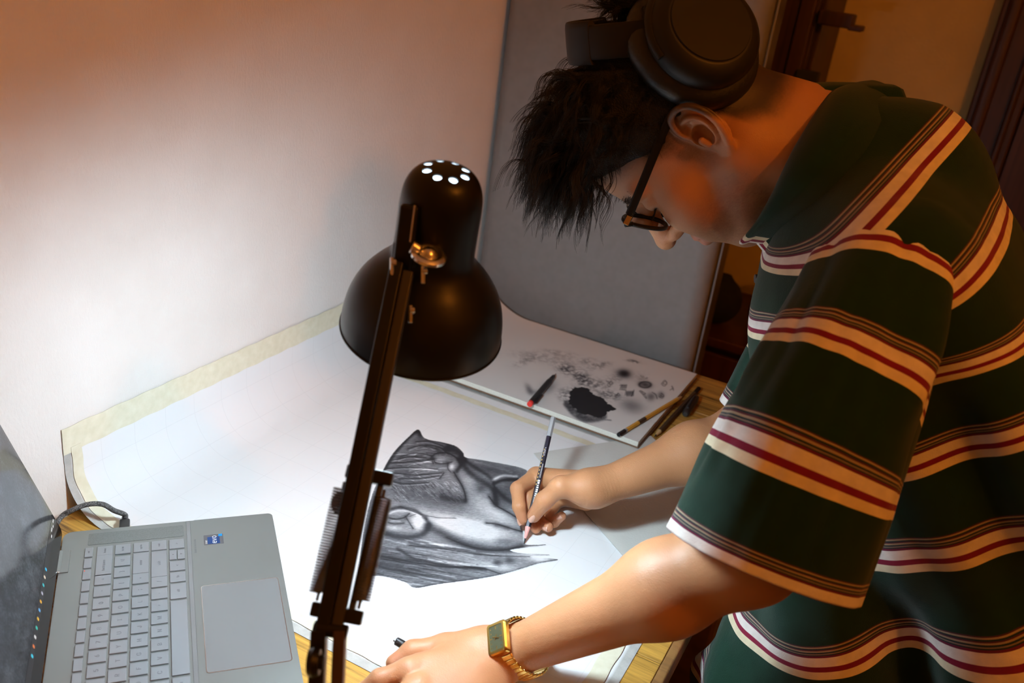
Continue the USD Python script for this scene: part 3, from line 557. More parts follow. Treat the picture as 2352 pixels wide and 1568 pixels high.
bl = [prism(body.buffer(-.0012), .0012, LR, lap(LWID/2, LDEP/2, .0025)), prism(body, .0133, LR, lap(LWID/2, LDEP/2, .0037)), prism(body.buffer(-.0005), .0008, LR, lap(LWID/2, LDEP/2, .0170))]
part(lt, 'base', bl, 'laptop_silver')
part(lt, 'palm_rest', pr3(rrect(LWID-.001, LDEP-.1355, .006, 8), .0009, LWID/2, .1352+(LDEP-.1355)/2, .0173), 'laptop_silver')
part(lt, 'deck_groove', rbox((LWID-.002, .0045, .0008), .0003, LR, lap(LWID/2, .1328, .0180)), 'touchpad_glass')
part(lt, 'touchpad', pr3(rrect(.127, .0795, .003), .0005, .1855, .1826, .0179), 'touchpad_glass')
part(lt, 'touchpad_rim', pr3(rrect(.1284, .0809, .0036).difference(rrect(.127, .0795, .003)), .0009, .1855, .1826, .0177), 'chrome')
for u in (.0185, LWID-.0185): part(lt, 'speaker_grille', pr3(rrect(.021, .101, .002), .0006, u, .077, .0176), 'speaker_mesh')
for k, (x, z) in enumerate(((.03, .02), (.33, .02), (.03, .21), (.33, .21))): part(lt, 'rubber_foot', rbox((.02, .008, .003), .001, LR, lap(x, z, .0015)), 'dark_trim')
part(lt, 'usb_port', rbox((.0006, .009, .0032), .0002, LR, lap(-.0002, .063, .0105)), 'dark_trim'); part(lt, 'usb_port', rbox((.0006, .013, .005), .0002, LR, lap(-.0002, .09, .0105)), 'dark_trim')
def key(u, v, w=.0163, h=.0163, legend='', size=.0036, shift=(0, 0), lab=None):
    k = part(lt, 'key', rbox((w, h, .0016), .0006, LR, lap(u, v, LTOP+.0006)), 'key_silver')
    if legend:
        m = mark(legend, size); c = (m.bounds[0]+m.bounds[1])/2; m.apply_translation([-c[0]+shift[0], -c[1]+shift[1], 0])
        part(k, 'legend', place(m, LR, lap(u, v, LTOP+.00135)), 'legend_grey', smooth=False)
fn = ['del', 'prt', 'f12', 'f11', 'f10', 'f9', 'f8', 'f7', 'f6', 'f5', 'f4', 'f3', 'f2', 'f1', 'esc']
for i, s in enumerate(fn): key(.043+i*.01905, .0285, .0163, .0082, s if s in ('del', 'esc') else '', .0019)
rows = [(.0448, 'home', [('backspace', .0688, .0357)], '=-0987654321`', .0923), (.0633, 'pg up', [('\\ |', .0643, .0163)], '][POIUYTREWQ', .0833), (.0820, 'pg dn', [('enter', .0710, .0357)], "';LKJHGFDSA", .0975), (.1007, 'end', [('shift', .0757, .0447)], '/.,MNBVCXZ', .1068)]
for v, nav, wide, chars, u0 in rows:
    key(.0432, v, .0163, .0163, nav, .0022)
    for s, u, w in wide: key(u, v, w, .0163, s, .0026)
    for i, c in enumerate(chars): key(u0+i*.01905, v, legend=c, size=.0042)
    end = u0 + (len(chars)-.5)*.01905+.0014; right = .0333+.2955
    if right-end > .012: key((end+right)/2, v, right-end, .0163, {'.0633': 'tab', '.0820': 'caps', '.1007': 'shift'}.get(f'{v:.4f}', 'tab'), .0026)
vb = .1195
for u, w, h, s, dv in ((.0436, .0163, .0163, '>', 0), (.0632, .0163, .0078, '^', -.0043), (.0632, .0163, .0078, 'v', .0043), (.0828, .0163, .0163, '<', 0), (.1020, .0163, .0163, 'fn', 0), (.1252, .0243, .0163, 'alt', 0), (.1935, .1060, .0163, '', 0), (.2585, .0170, .0163, 'alt', 0), (.2775, .0163, .0163, 'fn', 0), (.2966, .0163, .0163, '', 0), (.3175, .0200, .0163, 'ctrl', 0)):
    key(u, vb+dv, w, h, s, .0028)
look('red_led', {'e': ('emission', dict(color=(1, .1, .05), strength=1.2))}, surface='e.emission')
part(lt, 'mute_light', rbox((.0016, .0008, .0003), .0001, LR, lap(.0755, .0262, LTOP+.0015), seg=1), 'red_led')
# sticker and lettering on the palm rest
stk = part(lt, 'sticker', pr3(rrect(.0185, .0215, .0008), .00012, .0415, .1595, .0182), plain('sticker_grey', (.10, .10, .11), .35), label='small dark square processor sticker')
part(stk, 'blue_square', pr3(rrect(.013, .0135, .0002), .0001, .0430, .1595, .01833), plain('sticker_blue', (.0, .035, .16), .3)); part(stk, 'light_blue_square', pr3(rrect(.0042, .0042, .0001), .0001, .0343, .1672, .01833), plain('sticker_cyan', (.0, .30, .75), .3))
plain('paper_white', (.85, .86, .87), .6)
def word(parent, s, h, u, v, z, m, bold=False, nm='lettering'):
    t = meshkit.text_mesh(s, h, .0001, bold); c = (t.bounds[0]+t.bounds[1])/2; t.apply_translation([-c[0], -c[1], 0]); part(parent, nm, place(t, LR, lap(u, v, z)), m, smooth=False)
word(stk, 'evo', .0062, .0418, .1605, .01845, 'paper_white'); word(stk, 'intel', .0024, .0455, .1512, .01845, 'paper_white')
word(lt, 'BANG & OLUFSEN', .0021, .0505, .1392, .01823, 'legend_grey')
# screen, opened past upright
AL = math.radians(109); SV = LV*math.cos(AL) + np.array([0, 0, math.sin(AL)]); SN = np.cross(SV, -LW); SN = SN if SN@(LV) > 0 else -SN
SR = np.stack([-LW, SV, SN], 1); SRD = SR if np.linalg.det(SR) > 0 else None
LHT = .214; s0 = lap(LWID/2, .001, .013)
def lid(size, bev, x, h, n): return rbox(size, bev, SR, s0 - LW*x + SV*h + SN*n)
sc = part(lt, 'screen', prism(rrect(LWID, LHT, .009, 8), .0052, SR, s0+SV*(LHT/2+.006)-SN*.0052), 'laptop_silver', label='screen lid with dark bezel')
plain('screen_bezel', (.006, .006, .007), .12, coat_weight=.5)
part(sc, 'bezel', prism(rrect(LWID-.002, LHT-.002, .008, 8), .0006, SR, s0+SV*(LHT/2+.006)), 'screen_bezel')
look('display', {'tc': ('geometry', {}), 'n': ('noise_texture', dict(scale=30., detail=6, roughness=.7)), 'n2': ('noise_texture', dict(scale=380., detail=3, roughness=.8)), 'x': ('mix_float', dict(fac=.45)),
    'r': ('rgb_ramp', {'ramp': [(.36, (.004, .005, .006)), (.5, (.018, .021, .025)), (.66, (.065, .078, .092))]}),
    'p': ('principled_bsdf', dict(base_color=(.008, .008, .01), roughness=.13, specular_ior_level=.9, emission_strength=1.0))},
    [('tc.position', 'n.vector'), ('tc.position', 'n2.vector'), ('n.fac', 'x.a'), ('n2.fac', 'x.b'), ('x.result', 'r.fac'), ('r.color', 'p.emission_color')])
part(sc, 'display', prism(rrect(LWID-.012, LHT-.034, .002, 3), .0002, SR, s0+SV*(LHT/2+.015)+SN*.0006), 'display')
look('taskbar', {'p': ('principled_bsdf', dict(base_color=(.008, .008, .01), roughness=.1, emission_color=(.02, .02, .022), emission_strength=1.))})
part(sc, 'taskbar', prism(rrect(LWID-.012, .0085, .0002, 2), .0001, SR, s0+SV*.0295+SN*.0009), 'taskbar')
icons = [(.1, .6, .95), (.85, .75, .6), (.1, .6, .65), (.5, .5, .6), (.9, .5, .1), (.2, .5, .9), (.9, .55, .1), (.1, .6, .5), (.8, .8, .8), (.85, .25, .1), (.1, .7, .9)]
for i, c in enumerate(icons):
    look(f'icon_{i}', {'e': ('emission', dict(color=c, strength=.8))}, surface='e.emission')
    part(sc, 'icon', prism(rrect(.0036, .0036, .001, 3), .0001, SR, s0+LW*(-.085+.0125*i)+SV*.0295+SN*.0011), f'icon_{i}')
for i, (du, w) in enumerate(((-.168, .006), (-.160, .004), (-.152, .007), (-.142, .005))): part(sc, 'icon', prism(rrect(w, .0018, .0004, 2), .0001, SR, s0+LW*du+SV*(.0305-.0016*(i % 2))+SN*.0011), 'icon_8')
for u in (.054, LWID-.054):
    part(lt, 'hinge', [rod(lap(u-.019, -.001, .0150), lap(u+.019, -.001, .0150), .0052), rbox((.038, .011, .0012), .0004, LR, lap(u, .0045, .0183))], 'laptop_silver')
# braided cable from the right-hand port round behind the screen
cw = lambda x, y, z: pz(x, y, z)
pl0 = lap(-.0012, .063, .0105)
part_c = thing('usb_cable', 'black braided cable looping from the laptop side to behind its screen', 'cable', pl0)
look('braid', {'g': ('geometry', {}), 'n': ('noise_texture', dict(scale=900., detail=2)), 'r': ('rgb_ramp', {'ramp': [(.4, (.025, .025, .025)), (.62, (.16, .16, .155))]}), 'b': ('bump', dict(strength=.8, distance=.0008)), 'p': ('principled_bsdf', dict(roughness=.6))},
     [('g.position', 'n.vector'), ('n.fac', 'r.fac'), ('r.color', 'p.base_color'), ('n.fac', 'b.height'), ('b.normal', 'p.normal')])
cab = catmull([pl0-LW*.022, pl0-LW*.030+[0, 0, .002], cw(262, 1172, .024), cw(236, 1158, .033), cw(202, 1158, .034), cw(168, 1170, .030), cw(138, 1190, .022), LH-LW*.004-LV*.020+[.012, -.006, .012], LH+LW*.03-LV*.024+[0, 0, .0045], LH+LW*.10-LV*.026+[0, 0, .0045]], 10)
cab[:, 0] = np.maximum(cab[:, 0], .0045); cab[:, 2] = np.maximum(cab[:, 2], DESK+.0035)
part(part_c, 'cord', tube(cab, .0030, 12), 'braid')
part(part_c, 'plug', [rbox((.022, .0115, .0065), .002, LR, pl0-LW*.0105), tube([pl0-LW*.020, pl0-LW*.026, pl0-LW*.031], [.0042, .0038, .0032], 12)], 'black_plastic')

# ------------------------------------------------------------------ swing-arm desk lamp
import manifold3d as mf
look('lamp_black', {'p': ('principled_bsdf', dict(base_color=(.0055, .0052, .005), roughness=.36, specular_ior_level=.32))})
look('lamp_white', {'p': ('principled_bsdf', dict(base_color=(.82, .83, .84), roughness=.45))})
look('cool_glow', {'e': ('emission', dict(color=(.71, .89, 1.0), strength=BULB_W))}, surface='e.emission')
RIM = px(968, 757, .82); LAX = unit(CU*.80 - CF*.58 + CR*.185)
LX = unit(CR - (CR@LAX)*LAX); LY = np.cross(LAX, LX); LM = np.stack([LX, LY, LAX], 1)
lp = thing('desk_lamp', 'black swing-arm desk lamp with lit bell shade and coil springs', 'lamp', A(.585, .33, 0))
outer = [(.0722, 0), (.0722, .004), (.0713, .016), (.068, .032), (.0615, .047), (.052, .060), (.0435, .069), (.0375, .0765), (.0352, .083), (.0346, .092), (.0343, .112), (.0340, .128), (.0326, .1400), (.0292, .1492), (.0242, .1555), (.0178, .1588), (.009, .1602), (0, .1605)]
def shell(t0, t1, drop):
    o = catmull(outer, 4); o[:, 0] = np.maximum(o[:, 0], 0); d = np.gradient(o, axis=0); n = np.stack([d[:, 1], -d[:, 0]], 1); n /= np.linalg.norm(n, axis=1)[:, None]; n[-1] = (0, 1)
    a, b = o - n*t0, o - n*t1; a[:, 0] = np.maximum(a[:, 0], 0); b[:, 0] = np.maximum(b[:, 0], 0); a[-1, 0] = b[-1, 0] = 0
    m = mf.Manifold.revolve(mf.CrossSection([np.vstack([a, b[::-1]])]), 120)
    for k in range(8):
        an = (k+.5)*math.pi/4; m = m - mf.Manifold.cylinder(.05, .0036, .0036, 20).translate([.0165*math.cos(an), .0165*math.sin(an), .145])
    g = m.to_mesh(); return place((np.array(g.vert_properties[:, :3]), np.array(g.tri_verts)), LM, RIM)
part(lp, 'shade', shell(0, .0010, 0), 'lamp_black', smooth=40)
part(lp, 'shade_lining', shell(.0011, .0017, 0), 'lamp_white', smooth=40, label='white inside of the shade')
part(lp, 'shade_rim', tube(np.array([RIM + LM@[.0722*math.cos(a), .0722*math.sin(a), .0008] for a in np.linspace(0, 2*np.pi, 72, endpoint=False)]), .0012, 8, True), 'lamp_black')
part(lp, 'bulb', lathe([(0, -.020), (.012, -.0175), (.021, -.010), (.0270, .004), (.0275, .016), (.024, .036), (.0170, .060), (.0145, .078)], RIM, LAX, 36), 'cool_glow', smooth=True)
part(lp, 'bulb_base', lathe([(.0150, .078), (.0130, .083), (.0125, .105), (.0125, .125), (.009, .130), (0, .130)], RIM, LAX, 24), 'lamp_white')
part(lp, 'socket_spider', [rod(RIM+LM@[0, 0, .128], RIM+LM@[.030*math.cos(a), .030*math.sin(a), .136], .0018, 8) for a in (.0, 2.1, 4.2)], 'chrome')
# bracket on the neck facing us
bt, bb = px(942, 470, .716), px(921, 632, .736)
bx = frame(bt-bb, CR)
part(lp, 'switch_box', [rbox((.0155, .010, np.linalg.norm(bt-bb)), .003, bx, (bt+bb)/2), rbox((.022, .018, .020), .004, bx, bt*.35+bb*.65+CF*.012)], 'lamp_black')
part(lp, 'switch_trim', rbox((.0016, .0012, .030), .0005, bx, bt*.72+bb*.28-CF*.0055+CR*.0045), 'chrome')
wn = px(984, 586, .722)
part(lp, 'wing_nut', [lathe([(0, -.003), (.0125, -.003), (.0148, -.001), (.0148, .0015), (.0125, .003), (.0105, .0032), (.0075, .0018), (.0060, .0040), (.0035, .0062), (0, .0066)], wn, unit(-CF*.62+.78*CU+.30*CR), 40), rod(wn-CR*.012, wn+CR*.004+CU*.001, .0042)], 'chrome')
part(lp, 'hinge_bolt', [rod(px(930, 576, .728), px(1000, 592, .732), .0034), rod(px(944, 566, .720), px(962, 575, .722), .0058)], 'chrome')
J0, J1, J2, J3 = px(931, 606, .722), px(846, 1092, .694), px(771, 1408, .664), px(761, 1446, .658)
BASE = A(.585, .33, .024)
def bar(a, b, w, t, off, away=None):
    d = unit(b-a); f = unit(CF - (CF@d)*d); s = np.cross(d, f); s = s if s@CR > 0 else -s
    R = np.stack([s, np.cross(d, s), d], 1); return rbox((w, t, np.linalg.norm(b-a)), .0012, R, (a+b)/2 + s*off + (away or 0)*f)
plain('arm_grey', (.03, .027, .025), .45)
part(lp, 'upper_arm', [bar(J0, J3, .0100, .0100, -.0062)], 'lamp_black'); part(lp, 'upper_arm', [bar(J0+(J3-J0)*.02, J3, .0085, .0100, .0034, .002)], 'arm_grey')
for (x, y) in ((905, 603), (891, 706), (976, 622), (947, 712)): c = px(x, y, .716); part(lp, 'arm_bolt', [rod(c-CR*.002, c+CR*.0022, .0026, 12), rod(c+CU*.004-CR*.0015, c-CU*.010-CR*.0015, .0018, 10)], 'chrome')
d = unit(J2-J1); f = unit(CF-(CF@d)*d); s = np.cross(d, f); s = s if s@CR > 0 else -s
for J, w in ((J1, .036), (J2, .038)): part(lp, 'spring_bracket', rbox((w, .011, .0105), .0015, np.stack([s, np.cross(d, s), d], 1), J+s*.001), 'lamp_black')
part(lp, 'arm_sleeve', bar(J1, J2, .0085, .012, -.0015, .004), 'lamp_black'); part(lp, 'arm_sleeve', bar(J1, J2, .0045, .010, .0105, .004), 'arm_grey')
for sgn in (-1, 1):
    a, b = J1 + s*(sgn*.0155-.001) + d*.008, J2 + s*(sgn*.0155) - d*.006; m = 46*14; t = np.linspace(0, 1, m); an = t*2*np.pi*38
    e = .0068*np.minimum(1, np.minimum(t, 1-t)/.012); c = a + (b-a)*(.06+.88*t)[:, None]
    part(lp, 'spring', [tube(c + e[:, None]*(np.cos(an)[:, None]*s + np.sin(an)[:, None]*f), .00075, 5), rod(a, a+(b-a)*.065, .0012, 8), rod(b-(b-a)*.065, b, .0012, 8)], plain('spring_steel', (.10, .10, .10), .4, metal=.5) if sgn < 0 else 'spring_steel')
kb = px(790, 1157, .705); part(lp, 'tension_knob', lathe([(0, -.003), (.0095, -.003), (.0105, 0), (.0095, .003), (0, .004)], kb, unit(-CF-.3*CR), 28), 'lamp_black')
part(lp, 'elbow', [rod(J3-s*.011, J3+s*.012, .0055, 24), rod(J3-s*.0130, J3-s*.011, .0045, 6)], 'lamp_black')
la, lb = J3, BASE+np.array([0, 0, .03]); dl = unit(lb-la); fl = unit(CF-(CF@dl)*dl); sl_ = np.cross(dl, fl); sl_ = sl_ if sl_@CR > 0 else -sl_
part(lp, 'lower_arm', bar(la, lb, .011, .012, -.0085), 'lamp_black'); part(lp, 'lower_arm', bar(la, lb, .0085, .012, .0065), plain('arm_bronze', (.05, .026, .018), .4))
kk = px(722, 1520, .640); part(lp, 'elbow_knob', [rod(kk+sl_*.007, kk, .005, 16), lathe([(0, -.004), (.009, -.004), (.0105, 0), (.009, .004), (0, .005)], kk, -sl_, 24)], 'lamp_black')
part(lp, 'base', [lathe([(0, 0), (.066, 0), (.070, .004), (.069, .012), (.060, .018), (.016, .021), (.013, .04), (0, .04)], (BASE[0], BASE[1], DESK+.0005), (0, 0, 1), 56), rbox((.04, .02, .03), .004, frame([0, 0, 1], sl_), lb-[0, 0, .008])], 'lamp_black')
# ------------------------------------------------------------------ the man
man = thing('person', 'person in a striped dark green polo shirt bending over the desk to draw', 'person', (1.02, 1.02, 0))
HM = np.array([[-.248, .2742, -.9248], [-.0981, -.9608, -.255], [-.9592, .0315, .2651]]); _q, _ = np.linalg.qr(HM); HM = _q*np.sign((_q*HM).sum(0))
HO = A(.5596, .9726, .5264)                   # between the ear canals; x forward, y to his left, z to the crown
def hd(*a): return HO + HM@np.array(a, float)
def to_hd(P): return (np.asarray(P)-HO)@HM
NECK = to_hd(A(.742, 1.022, .520)); LSH, RSH = A(.782, .850, .468), A(.765, 1.185, .452)
c25, s25 = math.cos(.42), math.sin(.42)
def ear(p, sg_):
    e0 = np.array([-.014, .0715, .001]); ex = np.array([c25, -s25, 0]); ez = np.array([s25, c25, 0]); ey = np.array([0, 0, 1.]); r = .16
    ex, ey = ex*math.cos(r)+ey*math.sin(r), ey*math.cos(r)-ex*math.sin(r)
    g = (p*np.array([1, sg_, 1]) - e0)/1.07; e = np.stack([g@ex, g@ey, g@ez], 1); Z = lambda P, z=0.: [np.r_[x, y, z] for x, y in P]
    disc = ell(e, (-.004, .001, .003), (.019, .030, .0042))
    hx = catmull([(.004, -.003, .004), (.0115, .006, .006), (.0115, .019, .008), (.004, .0295, .0105), (-.008, .0315, .012), (-.0185, .0245, .012), (-.0225, .011, .0115), (-.0205, -.004, .0105), (-.0145, -.0165, .009), (-.007, -.026, .007)], 4)
    d = smin(disc, chain(e, hx, np.linspace(.0030, .0036, len(hx))), .0035)
    ah = catmull([(.002, .018, .006), (-.006, .0175, .0085), (-.0125, .010, .0095), (-.0125, -.002, .009), (-.007, -.0125, .008), (0, -.0155, .0075)], 4)
    d = smin(d, chain(e, ah, [.0028]*len(ah)), .003)
    d = smin(d, ell(e, (-.001, -.0265, .004), (.0085, .0095, .0045)), .004)
    d = smin(d, ell(e, (.004, 0, -.006), (.012, .024, .008)), .006)
    d = smin(d, cone(e, (.0105, -.010, .003), (.0095, -.003, .006), .004), .003)
    return d, smin(ell(e, (.0010, -.0035, .0075), (.0098, .0120, .0125)), ell(e, (.0045, .0120, .0090), (.0058, .0056, .0065)), .001)
def ear_tragus(p, s): g = (p*np.array([1, s, 1]) - [-.014, .0715, .001])/1.07; return cone(g, (.0095, .0065, -.0110), (.0085, .0105, -.0045), .0034)
def near_ear(p, s):
    out = np.full(len(p), .06); k = (np.abs(p[:, 0]+.014) < .055) & (np.abs(p[:, 2]) < .06) & (p[:, 1]*s > .035); pit = out.copy(); out[k], pit[k] = ear(p[k], s); return out, pit
def head(p):
    d = ell(p, (-.010, 0, .046), (.098, .0755, .086))
    d = smin(d, ell(p, (.032, 0, .048), (.062, .062, .058)), .03)
    d = smin(d, ell(p, (.036, 0, -.030), (.054, .056, .068)), .03)
    for s in (1, -1):
        d = smin(d, cone(p, (.002, s*.054, -.048), (.064, s*.016, -.092), .019, .017), .028)
        d = smin(d, ball(p, (.060, s*.045, -.014), .020), .022)
    for s in (1, -1): d = smin(d, ell(p, (.072, s*.030, -.032), (.024, .027, .036)), .018)
    d = smin(d, ball(p, (.0700, 0, -.096), .0175), .022); d = smin(d, ell(p, (.073, 0, -.058), (.026, .034, .027)), .018)
    for s in (1, -1):
        d = smin(d, cone(p, (.089, s*.008, .0285), (.074, s*.050, .031), .0095, .008), .014)
        d = smax(d, -ell(p, (.104, s*.034, .009), (.020, .020, .0155)), .012)
        d = smin(d, ell(p, (.0755, s*.0325, .011), (.0150, .0185, .0135)), .003)
        d = smax(d, -cone(p, (.0925, s*.019, .0055), (.083, s*.046, .0045), .0014), .002)
    d = smin(d, cone(p, (.0935, 0, .024), (.1190, 0, -.0215), .0078, .0112), .012); d = smin(d, ball(p, (.1212, 0, -.0240), .0088), .008)
    for s in (1, -1):
        d = smin(d, ell(p, (.1040, s*.0130, -.0285), (.0105, .0056, .0072)), .009); d = smax(d, -ell(p, (.1115, s*.0070, -.0370), (.0072, .0038, .0062)), .003)
        d = smin(d, cone(p, (.1010, 0, -.0505), (.0880, s*.0235, -.0560), .0052, .0034), .006); d = smin(d, cone(p, (.1000, 0, -.0625), (.0880, s*.0220, -.0580), .0060, .0036), .006)
        d = smax(d, -cone(p, (.1060, 0, -.0565), (.0905, s*.0240, -.0570), .0012), .002)
    d = smax(d, -cone(p, (.1080, 0, -.0400), (.1065, 0, -.0470), .0022), .004)
    nb = NECK + [0, 0, .015]
    nk = smin(cone(p, (-.030, 0, -.035), nb, .056, .062), cone(p, (.012, 0, -.085), nb+[.040, 0, -.02], .043, .050), .03)
    nk = smin(nk, cone(p, (-.02, .050, -.045), nb+[.035, .030, -.03], .018, .022), .03)
    d = smin(d, nk, .026)
    for s in (1, -1):
        a, b = near_ear(p, s); d = smin(d, a, .004); d = smax(d, -b, .0025)
        k = b < .02; d[k] = smin(d[k], ear_tragus(p[k], s), .003)
    return d
hv, hf = surface(head, (-.125, -.10, -.205), (.135, .105, .145), .0016)
def bl(x, a, b): t = np.clip((x-a)/(b-a), 0, 1); return t*t*(3-2*t)
SKIN = np.array([.46, .225, .112]); n1 = meshkit.fbm(hv*40, 3)-.5; n2 = meshkit.noise(hv*700, 3)-.5
ay = np.abs(hv[:, 1]); X, Z = hv[:, 0], hv[:, 2]
col = SKIN*(1+.14*n1[:, None])*np.where(True, 1, 1)
beard = bl(Z, -.018, -.055)*bl(X, -.005, .02)*bl(Z, -.135, -.115)
beard = np.maximum(beard, .9*bl(Z, -.055, -.046)*bl(Z, -.034, -.040)*bl(ay, .030, .022)*bl(X, .085, .095)*1.3); side = bl(X, .032, .016)*bl(X, -.012, .004)*bl(Z, -.045, -.02)*bl(ay, .055, .062)
beard = np.maximum(beard, side*.8)
col = col*(1-np.clip(beard*.52*(.8+.8*n1+.5*n2), 0, .75)[:, None]*np.array([.88, 1., 1.04]))
lip = np.minimum(np.exp(-((Z+.0505+.012*(ay/.024)**2*.5)/.0042)**2) + np.exp(-((Z+.0625-.010*(ay/.024)**2*.5)/.0048)**2), 1)*bl(ay, .025, .021)*bl(X, .086, .092)
col = col*(1-lip[:, None]*.75) + lip[:, None]*.75*np.array([.42, .15, .11])
brow = np.exp(-((Z-.0315-.004*np.sin(ay*60))/.0058)**2)*bl(ay, .008, .014)*bl(ay, .058, .048)*bl(X, .066, .072); col = col*(1-brow[:, None]*.9) + brow[:, None]*.9*np.array([.018, .013, .010])
lash = np.exp(-((Z-.0045)/.0026)**2)*bl(ay, .016, .02)*bl(ay, .05, .044)*bl(X, .08, .086); col = col*(1-lash[:, None]*.85) + lash[:, None]*.85*np.array([.012, .009, .008])
fade = bl(Z, -.052, .015)*bl(X, .028, .0)*bl(ay-.02*(X < -.06), .0, .02)*(np.abs(hv[:, 0]+.014) > -1); earm = np.exp(-(((X+.014)/.026)**2+((Z)/.034)**2)**2); fade = np.where(ay > .066, fade*(1-earm), fade)
hl_x, hl_z = [-.12, -.085, -.055, -.038, -.026, 0, .012, .024, .040, .060, .085, .11], [-.055, -.055, -.050, -.025, .028, .036, .026, .030, .046, .058, .076, .085]
hm = bl(Z - np.interp(X, hl_x, hl_z) + .006*n1 + .004*n2, -.024, .010); col = col*(1-.93*hm[:, None]) + .93*hm[:, None]*np.array([.016, .012, .010])
red = np.exp(-((X-.11)**2+ay**2+(Z+.022)**2)/.0004); col = col*(1+red[:, None]*np.array([.12, -.06, -.10]))
skin_pts, skin_f, skin_c = [hv@HM.T+HO], [hf], [col]

# --- right arm and hand with the pencil
def PX(k): return px(*k)
RW = dict(wr=(1372, 1121, 1.150), tC=(1342, 1121, 1.140), tM=(1287, 1117, 1.132), tI=(1250, 1149, 1.138), tT=(1226, 1184, 1.146),
          iM=(1232, 1094, 1.214), iP=(1189, 1122, 1.180), iD=(1192, 1163, 1.160), iT=(1201, 1194, 1.160),
          mM=(1249, 1102, 1.228), mP=(1212, 1143, 1.192), mD=(1219, 1187, 1.174), mT=(1230, 1216, 1.1645),
          rM=(1268, 1116, 1.234), rP=(1228, 1168, 1.200), rD=(1240, 1203, 1.176), rT=(1259, 1210, 1.1605),
          pM=(1292, 1136, 1.230), pP=(1256, 1183, 1.194), pD=(1272, 1198, 1.177), pT=(1290, 1185, 1.164), heel=(1346, 1147, 1.200), el=(1697, 1002, 1.205))
RJ = {k: PX(v) for k, v in RW.items()}
for k in ('mT', 'rT', 'pT', 'rD', 'pD', 'mD', 'pP', 'rP', 'pM'): RJ[k][2] = max(RJ[k][2], DESK+.0098)
RJ['heel'][2] = max(RJ['heel'][2], DESK+.019)
def hand_field(p, J, elbow, fr_=(.0102, .0092, .0082, .0068), th=(.0170, .0125, .0108, .0086), wr=(.024, .028), extra=None, fo=(.036, .0385), web=0., crease=0.):
    palm = None
    for f, r in (('i', .0125), ('m', .0120), ('r', .0115), ('p', .0110)):
        e = cone(p, J['wr']*.8+J[f+'M']*.2, J[f+'M'], .0165, r); palm = e if palm is None else smin(palm, e, .012)
    palm = smin(palm, cone(p, J['wr'], J['tC'], .0175, .0180), .012); palm = smin(palm, cone(p, J['tC']*.5+J['wr']*.5, J['iM']*.72+J['tM']*.28+web, .0150, .0080), .012); palm = smin(palm, cone(p, J['tC'], J['tM']*.9+J['tC']*.1, th[0]*.95, th[1]), .018)
    if 'heel' in J: palm = smin(palm, cone(p, J['heel'], J['pM'], .0145, .0115), .014)
    d = palm
    fing = None
    for f, k in (('i', 1.), ('m', 1.02), ('r', .97), ('p', .86)):
        e = chain(p, [J[f+x] for x in 'MPDT'], np.array([fr_[0]*1.12, fr_[1], fr_[2], fr_[3]])*k, .004)
        e = np.minimum(e, ball(p, J[f+'P'], fr_[1]*k*1.05)); fing = e if fing is None else smin(fing, e, .0012)
    d = smin(d, fing, .006)
    t = chain(p, [J['tC'], J['tM'], J['tI'], J['tT']], th, .006); d = smin(d, t, .0035)
    fa = unit(J['wr']-elbow); A0 = elbow
    e = smin(cone(p, A0, A0*.68+J['wr']*.32, fo[0], fo[1]), cone(p, A0*.68+J['wr']*.32, J['wr'], fo[1], wr[0]), .03)
    d = smin(d, e, .020)
    if crease: s_ = (J['wr']-p)@fa; d = d + crease*np.sin(s_*2*np.pi/.0046 + 5*meshkit.noise(p*90, 2))*np.exp(-((s_-.018+.0)/.014)**2)*np.exp(-(np.linalg.norm(p-J['tC'], axis=1)/.034)**4)
    return d
upR = (RSH+np.array([.006, -.022, -.014]))*.92+RJ['el']*.08
def right(p): return smin(hand_field(p, RJ, RJ['el'], wr=(.0210, .028), fo=(.0305, .0350), web=CF*.010, crease=.00045), cone(p, RJ['el'], upR, .034, .048), .03)
lo, hi = np.min([*RJ.values(), upR], 0)-.06, np.max([*RJ.values(), upR], 0)+.06
rv, rf = surface(right, lo, hi, .0018); skin_pts.append(rv); skin_f.append(rf)
# --- left arm and hand resting on the paper
LJ = dict(wr=pz(1172, 1499, .031), tC=pz(1108, 1487, .034), tM=pz(1022, 1487, .032), tI=pz(948, 1497, .028), tT=pz(906, 1522, .021),
          iM=pz(938, 1541, .038), iP=pz(872, 1560, .032), iD=pz(834, 1590, .018), iT=pz(818, 1618, .010),
          mM=pz(958, 1582, .037), mP=pz(878, 1626, .034), mD=pz(840, 1668, .019), mT=pz(826, 1694, .010),
          rM=pz(990, 1618, .033), rP=pz(915, 1682, .030), rD=pz(880, 1726, .017), rT=pz(868, 1752, .010),
          pM=pz(1028, 1645, .027), pP=pz(968, 1716, .024), pD=pz(940, 1754, .014), pT=pz(928, 1776, .009), heel=pz(1140, 1582, .021))
LEL = px(1724, 1270, .805); LSA = LSH+np.array([.006, .022, -.014]); upL = LSA*.95+LEL*.05
def left(p): return smin(hand_field(p, LJ, LEL, wr=(.0225, .028), fo=(.0375, .0395), fr_=(.0108, .0098, .0086, .0072), th=(.0180, .0135, .0112, .0086)), cone(p, LEL, upL, .041, .046), .03)
P_ = [*LJ.values(), LEL, upL]; lo, hi = np.min(P_, 0)-.06, np.max(P_, 0)+.06
lv, lf = surface(left, lo, hi, .002); skin_pts.append(lv); skin_f.append(lf)
